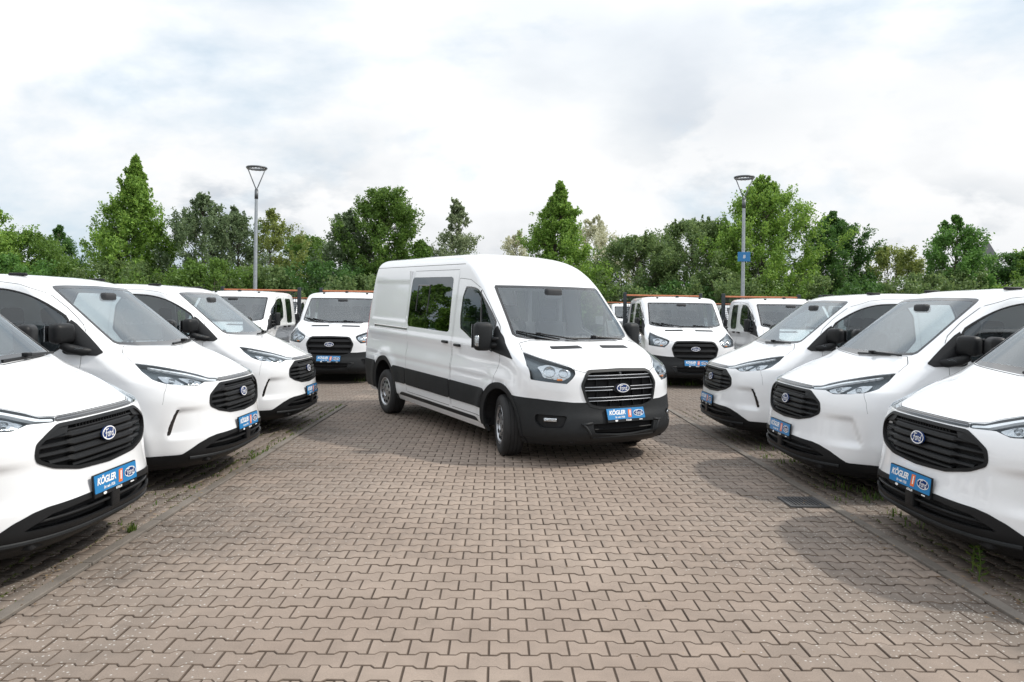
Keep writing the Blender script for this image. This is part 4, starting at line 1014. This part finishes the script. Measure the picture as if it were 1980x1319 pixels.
# ------------------------------------------------------------------ far church
ch=empty('church',(98.7,150,0)); tag(ch,'distant church with a slim dark spire above the trees','church')
q=MB(); q.box((0,0,6.5),(3.0,3.0,13.1)); q.build('tower',mat('pale_plaster',(.42,.40,.36),.9,var=.1),ch)
q=MB(); q.add([(-1.7,-1.7,13),(1.7,-1.7,13),(1.7,1.7,13),(-1.7,1.7,13),(0,0,17.6)],[(0,1,4),(1,2,4),(2,3,4),(3,0,4),(0,3,2,1)]); q.tube([(0,0,17.4),(0,0,18.3)],.06,5); q.build('spire',mat('slate',(.06,.065,.075),.6),ch)
# ------------------------------------------------------------------ trees
def leaf_mat(name,c1,c2,tr=.40):
    m=bpy.data.materials.new(name); m.use_nodes=True; nt=m.node_tree; N=nt.nodes; L=nt.links; N.clear()
    o=N.new('ShaderNodeOutputMaterial'); g=N.new('ShaderNodeNewGeometry'); r=N.new('ShaderNodeValToRGB'); e=r.color_ramp.elements
    e[0].color=(*c1,1); e[1].color=(*c2,1); L.new(g.outputs['Random Per Island'],r.inputs[0])
    d=N.new('ShaderNodeBsdfPrincipled'); d.inputs['Roughness'].default_value=.5; d.inputs['Specular IOR Level'].default_value=.3; t=N.new('ShaderNodeBsdfTranslucent'); mx=N.new('ShaderNodeMixShader'); mx.inputs[0].default_value=tr
    hs=N.new('ShaderNodeHueSaturation'); hs.inputs['Value'].default_value=1.35; hs.inputs['Hue'].default_value=.485; L.new(r.outputs[0],hs.inputs['Color'])
    L.new(r.outputs[0],d.inputs['Base Color']); L.new(hs.outputs[0],t.inputs[0]); L.new(d.outputs[0],mx.inputs[1]); L.new(t.outputs[0],mx.inputs[2]); L.new(mx.outputs[0],o.inputs[0]); return m
M['bark']=mat('bark',(.10,.085,.07),.9,bump=.6,bscale=18,var=.3)
LM=dict(airy=leaf_mat('pale_green_leaf',(.15,.20,.10),(.34,.40,.24)),lime=leaf_mat('lime_leaf',(0.112,0.222,0.039),(0.281,0.444,0.088)),maple=leaf_mat('maple_leaf',(0.072,0.147,0.026),(0.169,0.288,0.061)),
 rowan=leaf_mat('grey_green_leaf',(.085,.140,.062),(.215,.285,.150)),dark=leaf_mat('dark_leaf',(0.041,0.110,0.028),(0.103,0.213,0.051)),
 olive=leaf_mat('olive_leaf',(0.132,0.186,0.051),(0.310,0.364,0.106)),willow=leaf_mat('willow_leaf',(0.085,0.151,0.051),(0.208,0.294,0.106)),
 pale=leaf_mat('pale_blossom_leaf',(.42,.43,.30),(.64,.64,.48),.4),ash=leaf_mat('ash_leaf',(0.066,0.169,0.035),(0.150,0.301,0.072)))
def crown_r(kind,t):
    t=np.clip(t,0,1)
    if kind=='cone': return (1-t)**1.0*(.72+.28*np.minimum(1,t/.15))*1.12+.015
    if kind=='round': return np.sqrt(np.maximum(0,1-(2*t-1)**2))**.8*(.95)+.03
    if kind=='egg': return np.where(t<.4,np.sqrt(np.maximum(0,1-((t-.4)/.42)**2)),(1-((t-.4)/.6)**1.7))*.97+.03
    if kind=='bush': return np.where(t<.55,.92+.08*t,np.sqrt(np.maximum(0,1-((t-.55)/.45)**2)))+.02
def tree(name,label,cat,x,y,h,w,kind,leaf,dens=1.0,hb=.12,seed=1,lsize=.12,group='trees behind the lot',spiky=.5,shoots=0):
    rg=np.random.RandomState(seed); root=empty(name,(x,y,0)); tag(root,label,cat,group)
    z0=h*hb; H=h-z0; Rm=w/2
    # lobed outline
    ph=rg.rand(6)*6.28; lob=lambda a,t:1.04+.20*np.sin(3*a+ph[0]+5*t)+.14*np.sin(5*a+ph[1]-9*t)+.15*np.sin(2*a+ph[2]+13*t)
    nb=int(84*dens*(.5+w*H/26)); tb=rg.rand(nb)**.85; ab=rg.rand(nb)*6.283; rb=crown_r(kind,tb)*Rm*lob(ab,tb)*np.where(rg.rand(nb)<.14,rg.uniform(1.08,1.32,nb),rg.uniform(.55,1.05,nb))
    tips=np.stack([rb*np.cos(ab),rb*np.sin(ab),z0+tb*H],1)
    br=MB(); tr_=max(.05,h*.014)
    zz=np.linspace(0,h*.94,9); wob=np.cumsum(rg.normal(0,.05,(9,2)),0)*min(1,h/8)
    br.tube([(wob[i,0],wob[i,1],zz[i]-(.06 if i==0 else 0)) for i in range(9)],[tr_*(1-.92*(i/8)) for i in range(9)],8)
    inner=[]
    for i in range(nb):
        s=np.array([0,0,max(z0*.55,tips[i,2]-rb[i]*.75-.15*h*rg.rand())]); s[2]=min(s[2],h*.9); k=np.interp(s[2],zz,np.arange(9)); s[:2]=[np.interp(s[2],zz,wob[:,0]),np.interp(s[2],zz,wob[:,1])]
        mid=(s+tips[i])/2+np.array([0,0,-.06*rb[i]])+rg.normal(0,.05,3)
        if i%2==0 or w<3: br.tube([tuple(s),tuple(mid),tuple(tips[i])],[tr_*.30,tr_*.17,.008],4,False)
        inner.append((s,mid))
    br.build('trunk',M['bark'],root,True)
    # twigs of leaves round every branch end and along the outer half of the branch
    C=[];Dv=[]
    for i in range(nb):
        s,mid=inner[i]; out=tips[i]-mid; out=out/max(np.linalg.norm(out),1e-6)
        ncl=int(rg.poisson(10*dens)+5)
        for _ in range(ncl):
            f=rg.uniform(.25,1.0)**.6; p=mid+(tips[i]-mid)*f*1.02+rg.normal(0,(.11+.03*w/4)*np.clip(rb[i]/(.35*Rm),.35,1),3); C.append(p); d=out*.8+np.array([0,0,spiky])+rg.normal(0,.35,3); Dv.append(d/np.linalg.norm(d))
    for k in range(shoots):
        a=rg.rand()*6.28; q=rg.rand()**.5*Rm*.85; t=.75+.2*rg.rand(); zt=z0+H*(.60+.38*(1-(q/Rm)**2))
        for j in range(5): C.append(np.array([q*math.cos(a),q*math.sin(a),zt+j*.16])); Dv.append(np.array([rg.normal(0,.15),rg.normal(0,.15),1.]))
    # leader
    bend=rg.normal(0,.25,2)
    for j in range(int(8+5*H/6)):
        q=rg.rand(); C.append(np.array([wob[-1,0]+bend[0]*q*q+rg.normal(0,.22*(1.05-q)),wob[-1,1]+rg.normal(0,.22*(1.05-q)),h*(.80+.20*q)])); Dv.append(np.array([rg.normal(0,.6),rg.normal(0,.6),.7]))
    C=np.array(C);Dv=np.array(Dv); nl=13; n=len(C)*nl
    tz_=np.clip((C[:,2]-z0)/H,0,1); ks=np.repeat(np.clip(crown_r(kind,tz_)/.45,.35,1.0),nl)[:,None]; P=np.repeat(C,nl,0)+np.repeat(Dv,nl,0)*(rg.rand(n,1)*.40*ks)+rg.normal(0,.085,(n,3))*ks
    P[:,2]=np.maximum(P[:,2],.05)
    A=rg.normal(0,1,(n,3)); A/=np.linalg.norm(A,axis=1,keepdims=True); B=np.cross(A,rg.normal(0,1,(n,3))); B/=np.maximum(np.linalg.norm(B,axis=1,keepdims=True),1e-6)
    sz=lsize*rg.uniform(.6,1.25,(n,1)); Vv=np.stack([P-A*sz*.62,P+B*sz*.36-A*sz*.05,P+A*sz*.62,P-B*sz*.36-A*sz*.05],1).reshape(-1,3)
    me=bpy.data.meshes.new('crown'); me.vertices.add(len(Vv)); me.vertices.foreach_set('co',Vv.reshape(-1)); me.loops.add(4*n); me.loops.foreach_set('vertex_index',np.arange(4*n)); me.polygons.add(n); me.polygons.foreach_set('loop_start',np.arange(n)*4)
    me.materials.append(LM[leaf]); me.update(calc_edges=True); o=bpy.data.objects.new('crown',me); COL.objects.link(o); o.parent=root
    return root
def tpx(px,top,wpx,Y):
    """tree position from its bearing: returns x, height, width at depth Y"""
    hor=598+.014*(px-968); return (px-968)/1439*Y,(hor-top)/1439*Y+1.707,wpx/1439*Y
TREES=[ # bearing, top, width, depth, kind, leaf, density, spiky, shoots, name, label
(-20,395,150,47,'egg','lime',1.0,.6,0,'lime_tree','leafy tree standing left of the low hedge, behind the nearest left van roof'),
(60,455,170,50,'bush','maple',1.1,.2,0,'shrub','broad bright green shrub beside the slim far tree'),
(122,440,80,62,'egg','dark',1.0,.3,0,'far_tree','slim dark tree rising beyond the hedge shrubs'),
(263,308,190,46,'cone','lime',1.25,.8,0,'lime_tree','tallest cone-shaped lime tree with a bent leafy tip'),
(392,376,150,46,'egg','rowan',.85,.6,0,'rowan_tree','grey-green rowan tree with visible trunk next to the tallest lime'),
(455,402,110,48,'egg','rowan',.8,.5,0,'rowan_tree','thin grey-green tree just beside the lamp post without a sign'),
(528,408,120,50,'egg','olive',.6,.6,0,'thin_tree','loose yellow-green tree with gaps behind the lamp post without a sign'),
(590,462,110,56,'round','maple',1.1,.2,0,'round_tree','rounded mid green tree between the loose tree and the maple'),
(668,408,110,48,'egg','rowan',.9,.5,0,'rowan_tree','silvery green rowan leaning against the maple'),
(742,371,140,48,'round','maple',1.25,.3,0,'maple_tree','full bright green maple above the tipper truck'),
(812,468,70,47,'egg','maple',1.0,.5,0,'small_maple','small young maple at the tail of the large van roof'),
(880,385,160,49,'cone','airy',.62,.6,0,'sparse_tree','sparse airy tree with gaps above the large van roof'),
(1000,450,90,56,'egg','pale',.55,.6,0,'pale_tree','small pale faded tree left of the cone-shaped lime over the van'),
(1150,418,130,56,'egg','pale',.6,.7,0,'pale_tree','whitish pale tree right of the cone-shaped lime over the van'),
(1080,354,190,47,'cone','lime',1.2,.7,0,'lime_tree','cone-shaped lime tree standing over the large van roof'),
(1235,462,170,47,'bush','willow',1.1,.5,6,'willow_shrub','lower grey-green willow shrub beside the large van roof'),
(1345,432,230,49,'bush','willow',1.15,.6,14,'willow_shrub','wide grey-green willow shrub with upright shoots'),
(1475,342,215,47,'egg','lime',1.2,.7,0,'lime_tree','broad light green lime behind the lamp post with the blue sign'),
(1612,412,145,49,'egg','dark',1.25,.5,0,'dark_tree','dark green dense tree right of the broad lime'),
(1722,482,150,50,'bush','olive',1.0,.3,0,'olive_shrub','low olive-coloured shrub between the dark tree and the feathery ash'),
(1850,418,135,46,'egg','ash',.95,.8,0,'ash_tree','feathery dark ash tree next to the church spire'),
(1985,492,120,50,'bush','dark',1.1,.4,0,'shrub','dark shrub below the church spire'),
(2060,440,200,48,'egg','lime',1.0,.5,0,'lime_tree','lime tree past the dark shrub below the spire'),
(-190,430,190,48,'egg','dark',1.0,.5,0,'dark_tree','dark tree at the far left end of the tree line')]
sd_=11
for (px,top,wp,Y,kind,leaf,dn,spk,sho,nm,lb) in TREES:
    x,h,w=tpx(px,top,wp,Y); sd_+=1
    tree(nm,lb,'tree' if 'shrub' not in nm else 'shrub',x,Y,h,w,kind,leaf,dn,.10 if kind!='bush' else .02,sd_,.135,spiky=spk,shoots=sho)
for i,(x,y,h,w,lf) in enumerate([(-27,9,7.5,5,'dark'),(-28.5,15,8.5,5.5,'lime'),(-29,21,7,5,'ash'),(-29.5,27,9,6,'dark'),(-30,33,7.5,5.5,'lime'),(-31,39,8,6,'ash')]):
    tree('side_tree',['dark tree','light lime tree','feathery ash tree','tallest dark tree','leafy lime tree','broad ash tree'][i]+' in the side belt past the left vans '+['near the kerb tuft','after a dark one','between two others','beside the ash','past the tallest','ending the belt'][i],'tree',x,y,h,w,'egg',lf,.8,.06,300+i,.2,'trees beside the lot')
# undergrowth hedge closing the gaps below the crowns
hd=[]; rgh=random.Random(5)
hl=['maple','dark','willow','willow','lime','ash']
desc=['leafy hedge shrub','dark hedge shrub','greyish hedge shrub','grey-green hedge shrub','light green hedge shrub','deep green hedge shrub']
SHORT=sorted((t[0],t[10].split(' with ')[0].split(' standing ')[0].split(' beside ')[0].split(' rising')[0].split(' next to')[0].split(' just ')[0].split(' behind')[0].split(' above')[0].split(' between')[0].split(' leaning')[0].split(' at the')[0].split(' right of')[0].split(' left of')[0].split(' below')[0].split(' past')[0]) for t in TREES)
seen=set()
for i,px in enumerate(range(-150,2100,96)):
    k=rgh.randrange(6); Y=44+rgh.uniform(-1.5,1.0); pj=px+rgh.uniform(-16,16); x,h,w=tpx(pj,0,170+rgh.uniform(-20,40),Y); h=rgh.uniform(2.9,4.3)
    j=min(max(0,sum(1 for q in SHORT if q[0]<pj)-1),len(SHORT)-2); lb=desc[k]+' at the foot of the '+SHORT[j if pj-SHORT[j][0]<SHORT[j+1][0]-pj else j+1][1]
    if lb in seen: lb=desc[k]+' filling the gap beside the '+SHORT[j][1]
    if lb in seen: lb='lower '+lb
    seen.add(lb); tree('hedge_shrub',lb,'shrub',x,Y,h,w,'bush',hl[k],.85,.02,100+i,.14,'hedge shrubs along the lot',.3)
# ------------------------------------------------------------------ weeds
M['grass']=leaf_mat('weed_green',(.05,.11,.02),(.16,.22,.05)); M['moss']=leaf_mat('moss',(.05,.065,.018),(.13,.15,.045),.2)
def blades(name,pts,hs,m,parent=None,lean=.35,wd=.006):
    rg=np.random.RandomState(len(pts)); V=[];F=[]
    for (x,y),h in zip(pts,hs):
        a=rg.rand()*6.28; d=np.array([math.cos(a),math.sin(a)]); q=np.array([-d[1],d[0]])*wd*rg.uniform(.7,1.5); l=h*lean*rg.uniform(.3,1.5); k=len(V)
        b0=np.array([x,y]); V+=[(*(b0-q),-.008),(*(b0+q),-.008),(*(b0+d*l*.4+q*.7),h*.6),(*(b0+d*l*.4-q*.7),h*.6),(*(b0+d*l),h)]; F+=[(k,k+1,k+2,k+3),(k+3,k+2,k+4)]
    return mk(name,V,F,m,parent)
rg=np.random.RandomState(9)
def clump(cx,cy,n,s): return [(cx+rg.normal(0,s),cy+rg.normal(0,s)) for _ in range(n)]
pts=[];hs=[]
for _ in range(90):
    cx=rg.uniform(-8,10); k=rg.randint(8,26); p=clump(cx,17.25+rg.normal(0,.12),k,.07); pts+=p; hs+=list(rg.uniform(.03,.14,k))
for _ in range(30):
    cy=rg.uniform(7.0,12.9)**1.0; k=rg.randint(5,12); pts+=[(KL-.05+rg.normal(0,.022),cy+rg.normal(0,.06)) for _ in range(k)]; hs+=list(rg.uniform(.012,.05,k))
for _ in range(46):
    cx,cy=rg.uniform(3.15,4.3),rg.uniform(5.9,9.6); k=rg.randint(5,18); pts+=clump(cx,cy,k,.05); hs+=list(rg.uniform(.015,.085,k))
for _ in range(26):
    cx,cy=rg.uniform(-3.6,-2.8),rg.uniform(2.6,9.6); k=rg.randint(3,9); pts+=clump(cx,cy,k,.035); hs+=list(rg.uniform(.008,.035,k))
tag(blades('weeds',pts,hs,M['grass']),'green weeds and grass sprouting from joints and lot edges','weeds',None,'stuff')
pts=[];hs=[]
for _ in range(420):
    sidex=rg.rand()<.6; cy=rg.uniform(2.5,12.8)
    if sidex: bx=KL-.045-.14*rg.randint(0,6)+rg.normal(0,.006); p=[(bx+rg.normal(0,.008),cy+rg.normal(0,.10)) for _ in range(14)]
    else: bx=KR+.045+.14*rg.randint(0,7); p=[(bx+rg.normal(0,.008),cy+rg.normal(0,.10)) for _ in range(14)]
    pts+=p; hs+=list(rg.uniform(.003,.012,14))
tag(blades('moss',pts,hs,M['moss'],None,.8,.007),'low moss filling the paver joints along both kerbs','moss',None,'stuff')
# litter: dry leaf scraps and grit blown against the kerbs
M['litter']=leaf_mat('dry_leaf',(.10,.06,.03),(.30,.22,.13),.1)
V=[];F=[]
for _ in range(900):
    u=rg.rand(); x=(KL+rg.normal(-.05,.10)) if u<.4 else ((KR+rg.normal(.06,.13)) if u<.85 else rg.uniform(KL,KR)); y=rg.uniform(2.6,12.9); a=rg.rand()*6.28; l=rg.uniform(.006,.022) if u<.85 else rg.uniform(.004,.012); z=.012+rg.rand()*.004; k=len(V)
    dx,dy=math.cos(a)*l,math.sin(a)*l; V+=[(x-dx,y-dy,z),(x+dy*.4,y-dx*.4,z+.003),(x+dx,y+dy,z+.002),(x-dy*.4,y+dx*.4,z)]; F.append((k,k+1,k+2,k+3))
tag(mk('leaf_litter',V,F,M['litter']),'dry leaf scraps and grit scattered along the kerbs','litter',None,'stuff')
def weed(x,y,h,n,label,leafy):
    r=empty('weed_plant',(x,y,0)); tag(r,label,'weed')
    if leafy:
        q=MB(); q.tube([(0,0,-.01),(.01,0,h*.5),(.0,.01,h)],[.005,.004,.002],5); q.build('stem',M['grass'],r)
        V=[];F=[]
        for i in range(n):
            z=h*(.12+.85*i/n); a=i*2.4; l=.075*(1-.6*i/n); d=Vector((math.cos(a),math.sin(a),.45)); s=Vector((-math.sin(a),math.cos(a),0))*.014; b=Vector((0,0,z)); k=len(V)
            V+=[tuple(b),tuple(b+d*l*.5+s),tuple(b+d*l),tuple(b+d*l*.5-s)]; F.append((k,k+1,k+2,k+3))
        mk('leaf_whorl',V,F,M['grass'],r)
    else:
        p=[(rg.normal(0,.02),rg.normal(0,.02)) for _ in range(n)]; blades('blade_tuft',p,list(rg.uniform(h*.4,h,n)),M['grass'],r,.5,.0045)
    return r
weed(-2.74,5.60,.09,34,'small bright grass tuft rooted at the kerb joint before a van',False)
weed(3.18,4.93,.30,26,'taller leafy weed under the front bumper of a van',True); weed(3.10,4.74,.24,22,'shorter leafy weed under the front bumper of a van',True)
weed(-2.76,8.35,.10,14,'leafy weed sprouting at the kerb between two slotted vans',True)
